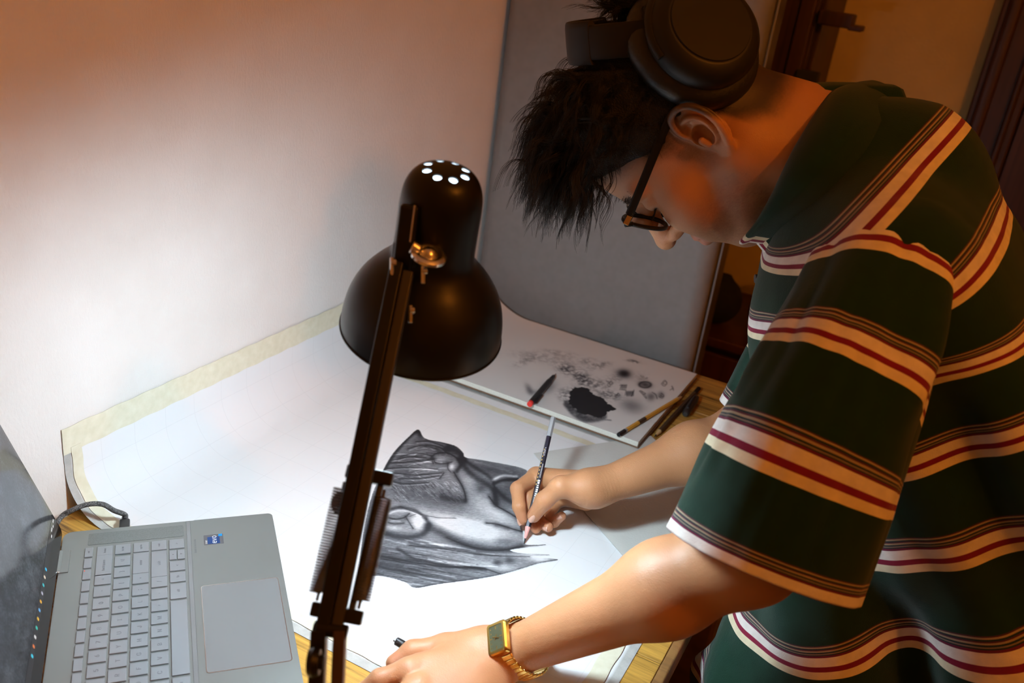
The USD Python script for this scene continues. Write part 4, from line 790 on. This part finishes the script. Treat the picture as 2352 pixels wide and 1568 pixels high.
for v in (rv, lv):
    n1 = meshkit.fbm(v*32, 4, 3)-.5; c = np.array([.445, .212, .100])*(1+.16*n1[:, None]); J = RJ if v is rv else LJ
    tips = np.min([np.linalg.norm(v-J[f+'T'], axis=1) for f in 'imrpt'], 0); kn = np.min([np.linalg.norm(v-J[f+k], axis=1) for f in 'imrp' for k in 'MP']+[np.linalg.norm(v-J['tI'], axis=1)], 0)
    w = (.7*np.exp(-(tips/.013)**2) + .35*np.exp(-(kn/.010)**2))[:, None]; skin_c.append(c*(1-w) + w*np.array([.46, .18, .10]))

# --- torso, under the shirt
TA, N0 = unit(np.array([.63, 0, -.776])), A(.742, 1.02, .505)
def torso(p, g=0.):
    d = smin(cone(p, LSH+np.array([.006, .028, -.004]), N0+[.014, 0, -.028], .052+g, .088+g), cone(p, N0+[.014, 0, -.028], RSH+np.array([.006, -.028, -.004]), .088+g, .052+g), .03)
    d = smin(d, cone(p, A(.800, .945, .385), A(.800, 1.095, .385), .112+g), .06); d = smin(d, cone(p, A(.905, .975, .265), A(.905, 1.085, .265), .118+g), .07)
    return smin(d, cone(p, A(1.02, .975, .09), A(1.02, 1.085, .09), .125+g), .08)
tv_, tf_ = surface(lambda p: torso(p), A(.6, .74, -.07), A(1.2, 1.3, .62), .010); skin_pts.append(tv_); skin_f.append(tf_); skin_c.append(np.tile(SKIN, (len(tv_), 1)))
off, V, F, Cc = 0, [], [], []
for v, f, c in zip(skin_pts, skin_f, skin_c): V.append(v); F.append(f+off); Cc.append(c); off += len(v)
look('skin', {'a': ('attribute', dict(attribute='tint')), 'g': ('geometry', {}), 'v': ('voronoi_texture', dict(scale=900.)), 'n': ('noise_texture', dict(scale=260., detail=5)), 'x': ('mix_float', dict(fac=.6)), 'b': ('bump', dict(strength=.35, distance=.0007)),
    'p': ('principled_bsdf', dict(roughness=.5, specular_ior_level=.45, subsurface_weight=.12, subsurface_scale=.004, subsurface_radius=(1., .35, .18)))},
    [('a.color', 'p.base_color'), ('g.position', 'v.vector'), ('g.position', 'n.vector'), ('v.distance', 'x.a'), ('n.fac', 'x.b'), ('x.result', 'b.height'), ('b.normal', 'p.normal')])
part(man, 'body', (np.vstack(V), np.vstack(F)), 'skin', attrs=dict(tint=np.clip(np.vstack(Cc), 0, .9)))
plain('nail', (.62, .36, .27), .3)
def nail(c, n, along, w, l):
    R = np.stack([np.cross(along, n), along, n], 1); m = trimesh.creation.icosphere(3, 1.); v = m.vertices*np.array([w, l, .0016]); v[:, 2] -= .9*v[:, 0]**2/w; part(man, 'nail', place((v, m.faces), R, c), 'nail', smooth=True)
def nail_on(J, f, r, toward, w=.0048, l=.0058, back=.004):
    along = unit(J[f+'T']-J[f+('I' if f == 't' else 'D')]); n = unit(toward-(toward@along)*along); nail(J[f+'T']+n*(r-.0006)-along*(back-.004), n, along, w, l)
VW = unit(EYE-RJ['tT'])
nail_on(RJ, 't', .0086, unit(VW*.9-CR*.1-CU*.25), .0060, .0068); nail_on(RJ, 'r', .0066, unit(VW-CU*.5-CR*.2)); nail_on(RJ, 'p', .0058, unit(VW+CU*.1), .0042, .0050); nail_on(RJ, 'i', .0068, unit(-CR*1.0+VW*.35-CU*.1))

# --- eyes
plain('eye_white', (.70, .66, .62), .25); plain('eyelash', (.01, .008, .007), .8)
for s in (1, -1):
    ec = hd(.0742, s*.0325, .009); part(man, 'eyeball', place(trimesh.creation.icosphere(3, .0123), None, ec), 'eye_white', smooth=True)
    part(man, 'eyelash', [tube(np.array([hd(.0895-.008*abs(k-.45)**1.5*2, s*(.020+.026*k), .0045), hd(.0955-.006*abs(k-.45), s*(.021+.028*k), .0025), hd(.0990-.004*abs(k-.45), s*(.022+.030*k), .0035)]), [.0004, .0003, .0001], 5) for k in np.linspace(0, 1, 22)], 'eyelash')

# ------------------------------------------------------------------ polo shirt
G_, CRM, MAR, NAV, YEL = (.0026, .026, .0145), (.74, .70, .66), (.20, .006, .035), (.010, .03, .035), (.74, .66, .46)
table = [(0, G_), (.580, (.07, .02, .03)), (.592, (.34, .27, .18)), (.606, NAV), (.622, (.09, .02, .035)), (.634, (.34, .27, .18)), (.648, NAV), (.664, (.22, .17, .13)), (.676, NAV), (.688, (.13, .01, .04)), (.710, CRM), (.815, MAR), (.872, YEL), (.958, G_)]
stripes_from('stripe', table, 'striped_jersey')
PITCHS, PITCHT = .0925, .079
def folds(p, seed=0, amp=.008):
    t = (p-N0)@TA; w = np.cross(TA, [0, 1., 0]); a = np.stack([t*3.2, p[:, 1]*15, (p-N0)@w*15], 1)
    return amp*(meshkit.noise(a+seed, seed)-.5)*2 + amp*.5*(meshkit.noise(a*[2.2, 2, 2]+seed+9, seed+1)-.5)
def shirt_field(p):
    d = torso(p, .012)
    d = smin(d, cone(p, A(.800, .965, .36), A(.800, 1.085, .36), .126), .05)
    d = smin(d, cone(p, A(.925, .980, .25), A(.925, 1.085, .25), .138), .06); d = smin(d, cone(p, A(1.03, .975, .08), A(1.03, 1.09, .08), .148), .06)
    d = smin(d, cone(p, A(.826, .945, .13), A(.826, 1.09, .13), .105, .105), .05); d = smin(d, cone(p, A(.85, .945, -.04), A(.85, 1.09, -.04), .122, .12), .05)
    d = smin(d, cone(p, A(.808, .885, .13), A(.834, .865, -.03), .080, .105), .05)
    nd = unit(hd(-.03, 0, -.06)-N0); d = smin(d, cone(p, N0-nd*.02, N0+nd*.030, .094, .079), .02)
    t = (p-N0)@TA; return smax(d + folds(p, 1, .020)*bl(t, .08, .24) + folds(p, 4, .004), (DESK-.13)-p[:, 2]+.25*(p[:, 0]-.9), .006)
sv, sf = surface(shirt_field, A(.60, .70, -.22), A(1.26, 1.34, .64), .0048)
zr = sv[:, 2]-DESK; tt = (.90-.50*bl(zr, .38, .50))*(.505-zr) + (.20+.43*bl(zr, .0, .42)+.10*bl(zr, .38, .50))*(sv[:, 0]-.742)
PHASE_T = .63
shirt = part(man, 'shirt', (sv, sf), 'striped_jersey', attrs=dict(stripe=np.maximum(tt, -.018)/PITCHT + PHASE_T), label='dark green polo shirt with cream and maroon stripes')
def sleeve(path, r1, r2, e1, hem_u, seed, n=150, m=110, amp=.006, thick=.0022, pleats=()):
    """A sleeve as a lofted tube open at both ends; r1 along e1, r2 across, given along the path."""
    L = catmull(path, 12); seg = np.r_[0, np.cumsum(np.linalg.norm(np.diff(L, axis=0), axis=1))]; s = np.linspace(0, seg[-1], n)
    C = np.stack([np.interp(s, seg, L[:, k]) for k in range(3)], 1); T = np.gradient(C, axis=0); T /= np.linalg.norm(T, axis=1)[:, None]
    a = np.linspace(0, 2*np.pi, m+1); x = np.linspace(0, 1, n); R1, R2 = np.interp(x, np.linspace(0, 1, len(r1)), r1), np.interp(x, np.linspace(0, 1, len(r2)), r2)
    E1 = e1 - (T@e1)[:, None]*T; E1 /= np.linalg.norm(E1, axis=1)[:, None]; E2 = np.cross(T, E1)
    q = np.stack([np.repeat(s[:, None]*7, m+1, 1), np.cos(a)[None]*2.2+0*s[:, None], np.sin(a)[None]*2.2+0*s[:, None]], -1)
    w = amp*2*(meshkit.noise(q+seed, seed)-.5) + amp*.9*(meshkit.noise(q*[2.1, 2.3, 2.3]+seed, seed+3)-.5); w *= (.35+.65*np.sin(np.pi*np.clip(x*1.1, 0, 1)))[:, None]
    for a0, x0, x1, h in pleats: k = (a[None]-a0-.5*(x[:, None]-.6))/.16; w = w + h*np.where(k < 0, np.exp(-(k/2.2)**2), np.exp(-(k/.55)**2))*(bl(x, x0, x0+.2)*bl(x, x1+.12, x1-.08))[:, None]
    P = C[:, None] + (R1[:, None]+w)[..., None]*np.cos(a)[None, :, None]*E1[:, None] + (R2[:, None]+w)[..., None]*np.sin(a)[None, :, None]*E2[:, None]
    P[:, -1] = P[:, 0]
    u = np.repeat(((hem_u - (seg[-1]-s)/PITCHS))[:, None], m+1, 1)
    v, f = sheet(P); v, f, src = thicken(v, f, -thick if False else thick); return v, f, u.ravel()[src]
SE1 = unit(CR*.92-CU*.38)
v, f, u = sleeve([px(2055, 560, .875), px(2020, 640, .836), px(1965, 800, .806), px(1862, 1030, .785), px(1752, 1296, .792)], [.040, .062, .070, .077, .083, .088], [.046, .066, .066, .062, .060, .058], SE1, .82, 3, amp=.0075, pleats=((5.35, .45, .8, .012), (4.2, .3, 1.0, .006)))
part(shirt, 'sleeve', (v, f), 'striped_jersey', attrs=dict(stripe=u))
v, f, u = sleeve([RSH+[.02, -.02, .01], RSH*.75+RJ['el']*.25, RSH*.52+RJ['el']*.48, RSH*.06+RJ['el']*.94+[.004, 0, .010]], [.058, .064, .058, .047], [.058, .058, .050, .043], SE1, .82, 11, amp=.006)
part(shirt, 'sleeve', (v, f), 'striped_jersey', attrs=dict(stripe=u))
# collar: fold line by the neck and the outer edge of the leaf
fold = np.array([px(*k) for k in [(1722, 541, .955), (1752, 503, .925), (1782, 438, .900), (1814, 366, .888), (1856, 293, .890), (1911, 214, .912), (1958, 194, .945), (1998, 187, .972)]])
leaf = np.array([px(*k) for k in [(1724, 550, .950), (1772, 506, .905), (1827, 457, .874), (1882, 400, .856), (1942, 333, .856), (1994, 291, .872), (2040, 275, .905), (2082, 264, .955)]])
mid = (fold[-1]+leaf[-1])/2; thr = hd(.02, 0, -.15); nrm = unit(np.cross(thr-mid, [0, 0, 1])); mir = lambda P: P - 2*((P-mid)@nrm)[:, None]*nrm
def along(P, n): L = catmull(P, 10); s = np.r_[0, np.cumsum(np.linalg.norm(np.diff(L, axis=0), axis=1))]; t = np.linspace(0, s[-1], n); return np.stack([np.interp(t, s, L[:, k]) for k in range(3)], 1)
nF = 90; F1, G1 = along(fold, nF), along(leaf, nF); F2, G2 = mir(F1)[::-1][1:66], mir(G1)[::-1][1:66]
Ff, Gg = np.vstack([F1, F2]), np.vstack([G1, G2]); ctr = np.array(NECK)@HM.T+HO
inn = Ff + (ctr-Ff)*.05 + TA*.030
rows_ = []
for k in np.linspace(0, 1, 7): rows_.append(inn*(1-k)+Ff*k)
for k in np.linspace(0, 1, 12)[1:]:
    b = Ff*(1-k)+Gg*k; o = b-ctr; o /= np.linalg.norm(o, axis=1)[:, None]; rows_.append(b + o*(.010*math.sin(math.pi*k)+.002*k))
rows_.append(Gg + (ctr-Gg)*.10 + TA*.012); rows_.append(Gg + (ctr-Gg)*.30 + TA*.030)
P = np.stack(rows_, 1); ln = np.r_[0, np.cumsum(np.linalg.norm(np.diff(Gg, axis=0), axis=1))]; tip = np.minimum(ln, ln[-1]-ln)
u = np.repeat(np.minimum(.78 + tip/PITCHS*1.0, 1.25)[:, None], P.shape[1], 1)
v, f, src = thicken(*sheet(P), .0022); part(shirt, 'collar', (v, f), 'striped_jersey', attrs=dict(stripe=u.ravel()[src]), label='turned down dark green collar')
bt_ = plain('button', (.03, .03, .03), .3)
for k in (0, 1): c = px(1742+6*k, 640+95*k, .985); part(shirt, 'button', rod(c-CR*.001, c-CR*.004, .005, 16), 'button')

# --- trousers and shoes (mostly below the picture)
def trousers(p):
    d = cone(p, A(1.035, .955, .02), A(1.035, 1.085, .02), .118)
    for y in (.935, 1.105):
        d = smin(d, chain(p, [A(1.035, y, .02), np.array([1.02, y-.005, .47]), np.array([1.06, y, .075])], [.088, .064, .056]), .04)
    return smax(d, .045-p[:, 2], .006) + .006*(meshkit.noise(p*[14, 14, 9], 6)-.5)
v, f = surface(trousers, (.88, .80, .0), (1.20, 1.24, .93), .009); part(man, 'trousers', (v, f), plain('dark_denim', (.012, .013, .018), .9, vary=.25, vscale=300), smooth=True)
plain('shoe_leather', (.02, .016, .014), .5); plain('shoe_sole', (.05, .045, .04), .8)
for y in (.935, 1.105):
    v, f = surface(lambda p: smax(smin(ell(p, (.975, y, .030), (.125, .046, .042)), ell(p, (1.05, y, .06), (.055, .040, .062)), .03), .012-p[:, 2], .004), (.82, y-.08, -.01), (1.14, y+.08, .15), .006)
    sh = part(man, 'shoe', (v, f), 'shoe_leather', smooth=True); part(sh, 'sole', prism(sa.scale(sg.Point(0, 0).buffer(1, quad_segs=12), .128, .048), .014, t=(.982, y, 0)), 'shoe_sole')
CL = px(1617, 72, .880); cl_h = to_hd(CL); band_top = to_hd(px(1318, 96, .985)); band_top[1] = 0.
up_ = unit(band_top-np.array([cl_h[0], 0, cl_h[2]])); bside = np.cross([0, 1., 0], up_)
def under_band(p): q = p-np.array([cl_h[0], 0, cl_h[2]]); return (abs(q@bside) < .027) & (q@up_ > -.02)
# ------------------------------------------------------------------ hair: a dense base and loose strands
def hair_z(x): return np.interp(x, hl_x, hl_z)
def cap(p):
    sk_ = smin(ell(p, (-.010, 0, .046), (.098, .0755, .086)), ell(p, (.032, 0, .048), (.062, .062, .058)), .03)
    z = p[:, 2]; top = bl(z, .05, .115); th = .0035 + .016*top + .012*top*bl(p[:, 0], -.02, .06)
    lump = (meshkit.fbm(p*[26, 40, 30], 3, 12)-.5)*.022*top + (meshkit.noise(p*110, 13)-.5)*.004*(.25+top)
    d = sk_ - (th + lump)*np.where(under_band(p), .45, 1)
    return smax(d, (hair_z(p[:, 0]) + .004*(meshkit.noise(p*90, 3)-.5) - z + .001)*.75, .006)
cv, cf = surface(cap, (-.14, -.105, -.07), (.13, .105, .175), .0028)
keepf = ~((np.abs(cv[:, 1]) > .074) & (cv[:, 2] < .03))
look('hair', {'n': ('noise_texture', dict(scale=60., detail=3)), 'g': ('geometry', {}), 'r': ('rgb_ramp', {'ramp': [(.35, (.004, .0034, .003)), (.7, (.010, .008, .0065))]}), 'b': ('bump', dict(strength=.8, distance=.002)), 'n2': ('noise_texture', dict(scale=700., detail=2)),
    'p': ('principled_bsdf', dict(roughness=.55, specular_ior_level=.22))}, [('g.position', 'n.vector'), ('n.fac', 'r.fac'), ('r.color', 'p.base_color'), ('g.position', 'n2.vector'), ('n2.fac', 'b.height'), ('b.normal', 'p.normal')])
part(man, 'hair', (cv@HM.T+HO, cf), 'hair', smooth=True, label='short dark messy hair')
look('strand', {'i': ('hair_info', {}), 'r': ('rgb_ramp', {'ramp': [(0, (.004, .0033, .003)), (1, (.010, .0075, .006))]}), 'p': ('principled_bsdf', dict(roughness=.45, specular_ior_level=.3))}, [('i.intercept', 'r.fac'), ('r.color', 'p.base_color')])
down = HM.T@np.array([0, 0, -1.]); cn = meshkit.arrays((cv, cf), True)[2]
pts, cnt, wid = [], [], []
def lock(root, n, length, comb, spread, m, curl=0., grav=1.0, w0=.00042, tip=.72):
    """One lock: m strands round a guide that starts along the scalp and falls."""
    steps = 9; g = [root]; d = unit(n*.55 + comb); cx = unit(np.cross(d, rng.normal(size=3))); ph = rng.random()*6.3
    for k in range(steps):
        d = unit(d + down*grav*(.10+.035*k) + curl*math.cos(ph+k*.9)*cx*.5); g.append(g[-1] + d*length/steps)
    g = np.array(g); 
    for j in range(m):
        o = rng.normal(size=3)*spread; o -= n*(o@n)*.5; t = np.linspace(0, 1, steps+1)[:, None]; L = .72+.34*rng.random(); e = rng.normal(size=3)*spread*.9
        q = root + (g-root)*L + o*(1-tip*t) + e*t**2*(1.1-tip)
        pts.append(q); cnt.append(len(q)); wid.append(w0*(.7+.6*rng.random())*np.linspace(1, .25, len(q)))
roots = rng.permutation(np.where((cv[:, 2] > .062) & (cv[:, 2] > hair_z(cv[:, 0])+.006))[0])[:430]
for i in roots:
    p, n = cv[i], cn[i]; fr_ = bl(p[0], -.04, .07)
    if under_band(p): continue
    comb = np.array([.75, 0, .25])*fr_ + np.array([-.15, 0, .0]) + rng.normal(size=3)*.33
    lock(p-n*.004, n, .026+.030*fr_*(.6+.7*rng.random()), comb, .0021, 14, .95, .9)
front = np.where((cv[:, 0] > .035) & (cv[:, 2] > hair_z(cv[:, 0])+.002) & (cv[:, 2] < .150) & (np.abs(cv[:, 1]) < .062))[0]
for i in rng.choice(front, 230, replace=False):   # fringe falling away from the forehead
    p, n = cv[i], cn[i]; lock(p-n*.005, n, .045+.045*rng.random(), np.array([.35, 0, .35])+rng.normal(size=3)*.35, .0017, 16, 1.15, 1.45)
stray = rng.choice(np.where((cv[:, 2] > .075) & (cv[:, 0] > -.03) & (cv[:, 2] > hair_z(cv[:, 0])+.004))[0], 130, replace=False)
for i in stray:                                   # longer locks that stand away and curl
    p, n = cv[i], cn[i]
    if not under_band(p): lock(p-n*.004, n, .055+.04*rng.random(), np.array([.3, 0, .35])+rng.normal(size=3)*.5, .0022, 16, 1.2, 1.5, .00050, .92)
backs = np.where((cv[:, 2] > .095) & ((cv-[cl_h[0], 0, cl_h[2]])@bside < -.026) & (np.abs(cv[:, 1]) < .055))[0]
for i in rng.choice(backs, 170, replace=False):   # hair pushed up behind the headband
    p, n = cv[i], cn[i]; lock(p-n*.004, n, .040+.022*rng.random(), n*.6+np.array([.10, 0, .35])+rng.normal(size=3)*.35, .0022, 13, 1.2, .35)
sidep = np.where((cv[:, 2] < .075) & (cv[:, 2] > hair_z(cv[:, 0])+.002))[0]
for i in rng.choice(sidep, 700, replace=False):
    p, n = cv[i], cn[i]; lock(p-n*.002, n, .010+.006*rng.random(), np.array([-.2, 0, -.75])+rng.normal(size=3)*.3, .0022, 6, 0, .2, .0003)
hp = np.vstack(pts)@HM.T + HO
def curves(parent, name, P, counts, widths, mat, label=None):
    path = numbered(f'{parent.GetPath()}/{name}'); c = UsdGeom.BasisCurves.Define(stage, path)
    c.CreatePointsAttr(Vt.Vec3fArray.FromNumpy((P-_loc[str(parent.GetPath())]).astype(np.float32))); c.CreateCurveVertexCountsAttr(Vt.IntArray.FromNumpy(np.array(counts, np.int32)))
    c.CreateTypeAttr('linear'); c.CreateWidthsAttr(Vt.FloatArray.FromNumpy(np.asarray(widths, np.float32))); c.SetWidthsInterpolation('vertex')
    UsdShade.MaterialBindingAPI.Apply(c.GetPrim()).Bind(LOOKS[mat]); tag(c, label, kind='stuff')
curves(man, 'hair_strands', hp, cnt, np.concatenate(wid), 'strand', 'loose dark strands falling over the forehead')
bp, bc, bw = [], [], []
for s in (1, -1):
    for k in range(150):
        t = rng.random(); y = .010+.046*t; r0 = np.array([.0965-.020*t**1.6, s*y, .0325+.003*math.sin(y*60)+rng.normal()*.0028]); d = np.array([.15, s*.85, .25-.5*t])+rng.normal(size=3)*.15
        q = np.array([r0 + unit(d)*l for l in (0, .004, .008)]); bp.append(q); bc.append(3); bw.append([.0003, .00025, .0001])
curves(man, 'eyebrows', np.vstack(bp)@HM.T+HO, bc, np.concatenate(bw), 'strand')

# ------------------------------------------------------------------ headphones, worn over the crown with the cups behind the ears
look('headphone_black', {'g': ('geometry', {}), 'n': ('noise_texture', dict(scale=1500.)), 'b': ('bump', dict(strength=.2, distance=.0003)), 'p': ('principled_bsdf', dict(base_color=(.007, .0066, .0064), specular_ior_level=.32, roughness=.45))}, [('g.position', 'n.vector'), ('n.fac', 'b.height'), ('b.normal', 'p.normal')])
plain('cushion_leather', (.008, .008, .009), .38, bump=.0006, bscale=220); plain('band_grey', (.010, .0085, .0078), .6, specular_ior_level=.3)
hpn = thing('headphones', 'black over-ear headphones on his head', 'headphones', hd(-.02, 0, .16))
def to_w(P): return np.asarray(P)@HM.T + HO
HMc = HM.T@unit(-CF + CR*.24 + CU*.24)
for s in (1, -1):
    c = np.array([cl_h[0], s*cl_h[1], cl_h[2]]); n = HM@(HMc*np.array([1, s, 1])); w = to_w(c); x = unit(HM@np.array([0, 0, 1.]))
    part(hpn, 'ear_cup', lathe([(.0, -.012), (.048, -.012), (.0575, -.009), (.0585, -.002), (.0560, .006), (.0500, .012), (.0440, .0150), (.0420, .0155), (0, .0155)], w, n, 56, x), 'headphone_black')
    part(hpn, 'cup_disc', lathe([(0, .0150), (.0405, .0150), (.0412, .0160), (.0405, .0172), (.030, .0180), (0, .0185)], w, n, 56, x), 'band_grey', label='round flat outer disc')
    a = np.linspace(0, 2*np.pi, 56, endpoint=False); R = frame(n, x); o = w - n*.024
    part(hpn, 'cushion', tube(o + .050*(np.cos(a)[:, None]*R[:, 0]*1.10 + np.sin(a)[:, None]*R[:, 1]), .0175, 18, True, flat=.8), 'cushion_leather')
    u0 = band_top-c; e = w + x*.0
    yk = [w+R@np.array([.058*math.cos(t), .058*math.sin(t), .002]) for t in np.linspace(-1.1, 1.1, 15)]
    part(hpn, 'yoke', tube(catmull(yk, 3), .0042, 10, flat=.7), 'headphone_black')
th_ = np.linspace(0, math.pi, 60); C0 = np.array([cl_h[0]*.62+band_top[0]*.38, 0, cl_h[2]*.62+band_top[2]*.38]); H_ = np.linalg.norm(band_top-np.array([cl_h[0], 0, cl_h[2]]))
base_c = np.array([cl_h[0], 0, cl_h[2]]) + up_*.050; W_ = cl_h[1]+.010
def arc(t, off=0.): return base_c + (H_-.050+off)*np.sign(np.sin(t))*abs(np.sin(t))**.75*up_ + (W_+off*.7)*np.sign(np.cos(t))*abs(np.cos(t))**.75*np.array([0, 1., 0])
def strap(t0, t1, half, thk, off, n=60):
    rows = []; side = np.cross([0, 1., 0], up_)
    for t in np.linspace(t0, t1, n):
        p0 = arc(t, off); o = unit(arc(t, off+.01)-p0+1e-9); sec = []
        for b in np.linspace(0, 2*np.pi, 17): cx, sy = math.cos(b), math.sin(b); sec.append(p0 + side*half*np.sign(cx)*abs(cx)**.4 + o*thk*np.sign(sy)*abs(sy)**.6)
        rows.append(sec)
    return np.array(rows)
for nm, t0, t1, hw, tk, of, m in (('headband', .62, math.pi-.62, .0215, .0042, .0, 'band_grey'), ('headband_pad', .72, math.pi-.72, .0195, .0045, -.0075, 'cushion_leather'), ('slider', .0, .72, .0170, .0032, .0005, 'headphone_black'), ('slider', math.pi-.72, math.pi, .0170, .0032, .0005, 'headphone_black')):
    S = strap(t0, t1, hw, tk, of); v, f = sheet(S); e0, e1_ = np.arange(17), (len(S)-1)*17+np.arange(17)
    f = np.vstack([f, [[e0[0], e0[k], e0[k+1]] for k in range(1, 15)], [[e1_[0], e1_[k+1], e1_[k]] for k in range(1, 15)]]); part(hpn, nm, (to_w(v), f), m)

# ------------------------------------------------------------------ glasses
gl = thing('glasses', 'black framed glasses with gilt hinges on his face', 'glasses', hd(.105, 0, .01))
plain('frame_black', (.006, .0055, .006), .35, specular_ior_level=.3); plain('gilt', (.80, .58, .25), .22, metal=1.)
look('lens', {'t': ('transparent_bsdf', dict(color=(.90, .93, .92))), 'g': ('glossy_bsdf', dict(color=(1, 1, 1), roughness=.02)), 'f': ('fresnel', dict(IOR=1.5)), 'm': ('mix_closure', {})}, [('f.fac', 'm.fac'), ('t.BSDF', 'm.closure1'), ('g.BSDF', 'm.closure2')], surface='m.closure')
def lens_pt(a, s, grow=0.):
    ca, sa_ = math.cos(a), math.sin(a); w, h = (.0265+grow)*np.sign(ca)*abs(ca)**.72, (.0225+grow)*np.sign(sa_)*abs(sa_)**.78
    y = .0345 + w*(1-.10*(sa_ < 0)*abs(sa_)); return np.array([.1050 - .0016*((y-.012)/.045)**2 + .0052*(h/.02), s*y, .0085 + h])
ang = np.linspace(0, 2*np.pi, 48, endpoint=False)
for s in (1, -1):
    rim = np.array([lens_pt(a, s) for a in ang]); part(gl, 'rim', tube(to_w(rim), .0024, 10, True), 'frame_black')
    c = rim.mean(0); inn_ = np.vstack([[c+[.0006, 0, 0]], c+(rim-c)*.55+[.0003, 0, 0], c+(rim-c)*.985]); n_ = len(ang)
    f = [[0, 1+k, 1+(k+1) % n_] for k in range(n_)]+[[1+k, 1+n_+k, 1+n_+(k+1) % n_] for k in range(n_)]+[[1+k, 1+n_+(k+1) % n_, 1+(k+1) % n_] for k in range(n_)]
    part(gl, 'lens', (to_w(inn_), np.array(f)), 'lens', smooth=True)
    h0 = np.array([.1075, s*.0650, .0260]); h1 = np.array([.0950, s*.0715, .0280]); e0 = np.array([-.006, s*.0790, .0345])
    part(gl, 'end_piece', [rbox((.0110, .0035, .0072), .001, HM, to_w(h0*.55+h1*.45)), tube(to_w([lens_pt(.35, s)+[0, 0, .002], h0+[.001, 0, .001]]), .0026, 10)], 'frame_black')
    part(gl, 'hinge', [rbox((.0100, .0012, .0058), .0004, HM, to_w(h0*.55+h1*.45+[0, s*.0020, 0])), rod(to_w(h1+[-.002, 0, -.003]), to_w(h1+[-.002, 0, .003]), .0016, 10)], 'gilt')
    part(gl, 'temple', tube(to_w(catmull([h1, h1*.6+e0*.4+[0, s*.0012, 0], e0, e0+[-.014, s*.001, -.004], e0+[-.024, -s*.004, -.018]], 8)), .0044, 12, flat=.40, up=HM[:, 2]), 'frame_black')
    part(gl, 'nose_pad', place(trimesh.creation.icosphere(2, 1.).apply_scale([.0015, .003, .0045]), HM, hd(.1045, s*.0115, .000)), 'frame_black', smooth=True)
part(gl, 'bridge', tube(to_w(catmull([lens_pt(math.pi-.45, 1), (.1140, .006, .0205), (.1140, -.006, .0205), lens_pt(math.pi-.45, -1)], 6)), .0020, 10), 'frame_black')

# ------------------------------------------------------------------ wristwatch
plain('gold', (.83, .56, .16), .2, metal=1.); plain('dial_olive', (.055, .058, .030), .28)
fa = unit(LJ['wr']-LEL); WC = LJ['wr'] - fa*.015; dn = unit(EYE-WC)*.72 + np.array([0, 0, .62]) - CR*.34; dn = unit(dn - (dn@fa)*fa); wx = np.cross(fa, dn)
wt = thing('wristwatch', 'gold rectangular watch with link bracelet on his left wrist', 'watch', WC)
ra, rb = .0272, .0335
def ring(a, g=0.): return WC + wx*(ra+g)*math.sin(a) + dn*(rb+g)*math.cos(a)
WR = np.stack([fa, wx, dn], 1) if np.linalg.det(np.stack([fa, wx, dn], 1)) > 0 else np.stack([-fa, wx, dn], 1)
cc = WC + dn*(rb+.0028)
part(wt, 'case', [prism(rrect(.0235, .0325, .003), .0050, WR, cc-dn*.0030), prism(rrect(.0215, .0305, .003), .0014, WR, cc+dn*.0020)], 'gold', label='gold rectangular case')
part(wt, 'dial', prism(rrect(.0165, .0250, .0015), .0004, WR, cc+dn*.0034), 'dial_olive')
part(wt, 'bezel', prism(rrect(.0212, .0302, .003).difference(rrect(.0168, .0253, .0016)), .0011, WR, cc+dn*.0032), 'gold')
mk = [rbox((.0010, .0030, .0003), .0001, WR, cc+dn*.0039+wx*y, seg=1) for y in (-.0100, .0100)]+[rbox((.0028, .0009, .0003), .0001, WR, cc+dn*.0039+WR[:, 0]*x, seg=1) for x in (-.0062, .0062)]+[rbox((.0010, .0010, .0003), .0001, WR, cc+dn*.0039+WR[:, 0]*x+wx*y, seg=1) for x in (-.0062, .0062) for y in (-.0095, -.005, .005, .0095)]
part(wt, 'marker', mk, 'gold'); part(wt, 'hand', rbox((.0007, .0085, .0003), .0001, frame(dn, WR[:, 0]*.4+wx), cc+dn*.0043), 'gold'); part(wt, 'hand', rbox((.0006, .0062, .0003), .0001, frame(dn, WR[:, 0]*.9-wx*.5), cc+dn*.0046), 'gold')
part(wt, 'crown', rod(cc-WR[:, 0]*.0115, cc-WR[:, 0]*.0142, .0019, 14), 'gold')
for a in np.linspace(.66, 2*np.pi-.66, 30):
    p = ring(a, .0013); r = unit(p-WC); part(wt, 'link', rbox((.0178, .0052, .0028), .0011, np.stack([fa, np.cross(r, fa), r], 1), p), 'gold')

# small black pen under the left hand
pa, pb = pz(916, 1475, .030), pz(985, 1512, .020); ax = unit(pb-pa)
pe = thing('black_pen', 'black pen poking out from under his left hand', 'pen', pa)
part(pe, 'barrel', tube([pa+ax*.004, pb], [.0042, .0046], 16), 'gloss_black'); part(pe, 'end_cap', tube([pa-ax*.004, pa-ax*.003, pa+ax*.004], [.0030, .0042, .0044], 16), 'black_plastic'); part(pe, 'end_button', tube([pa-ax*.006, pa-ax*.0038], [.0016, .0020], 12), 'silver_paint')
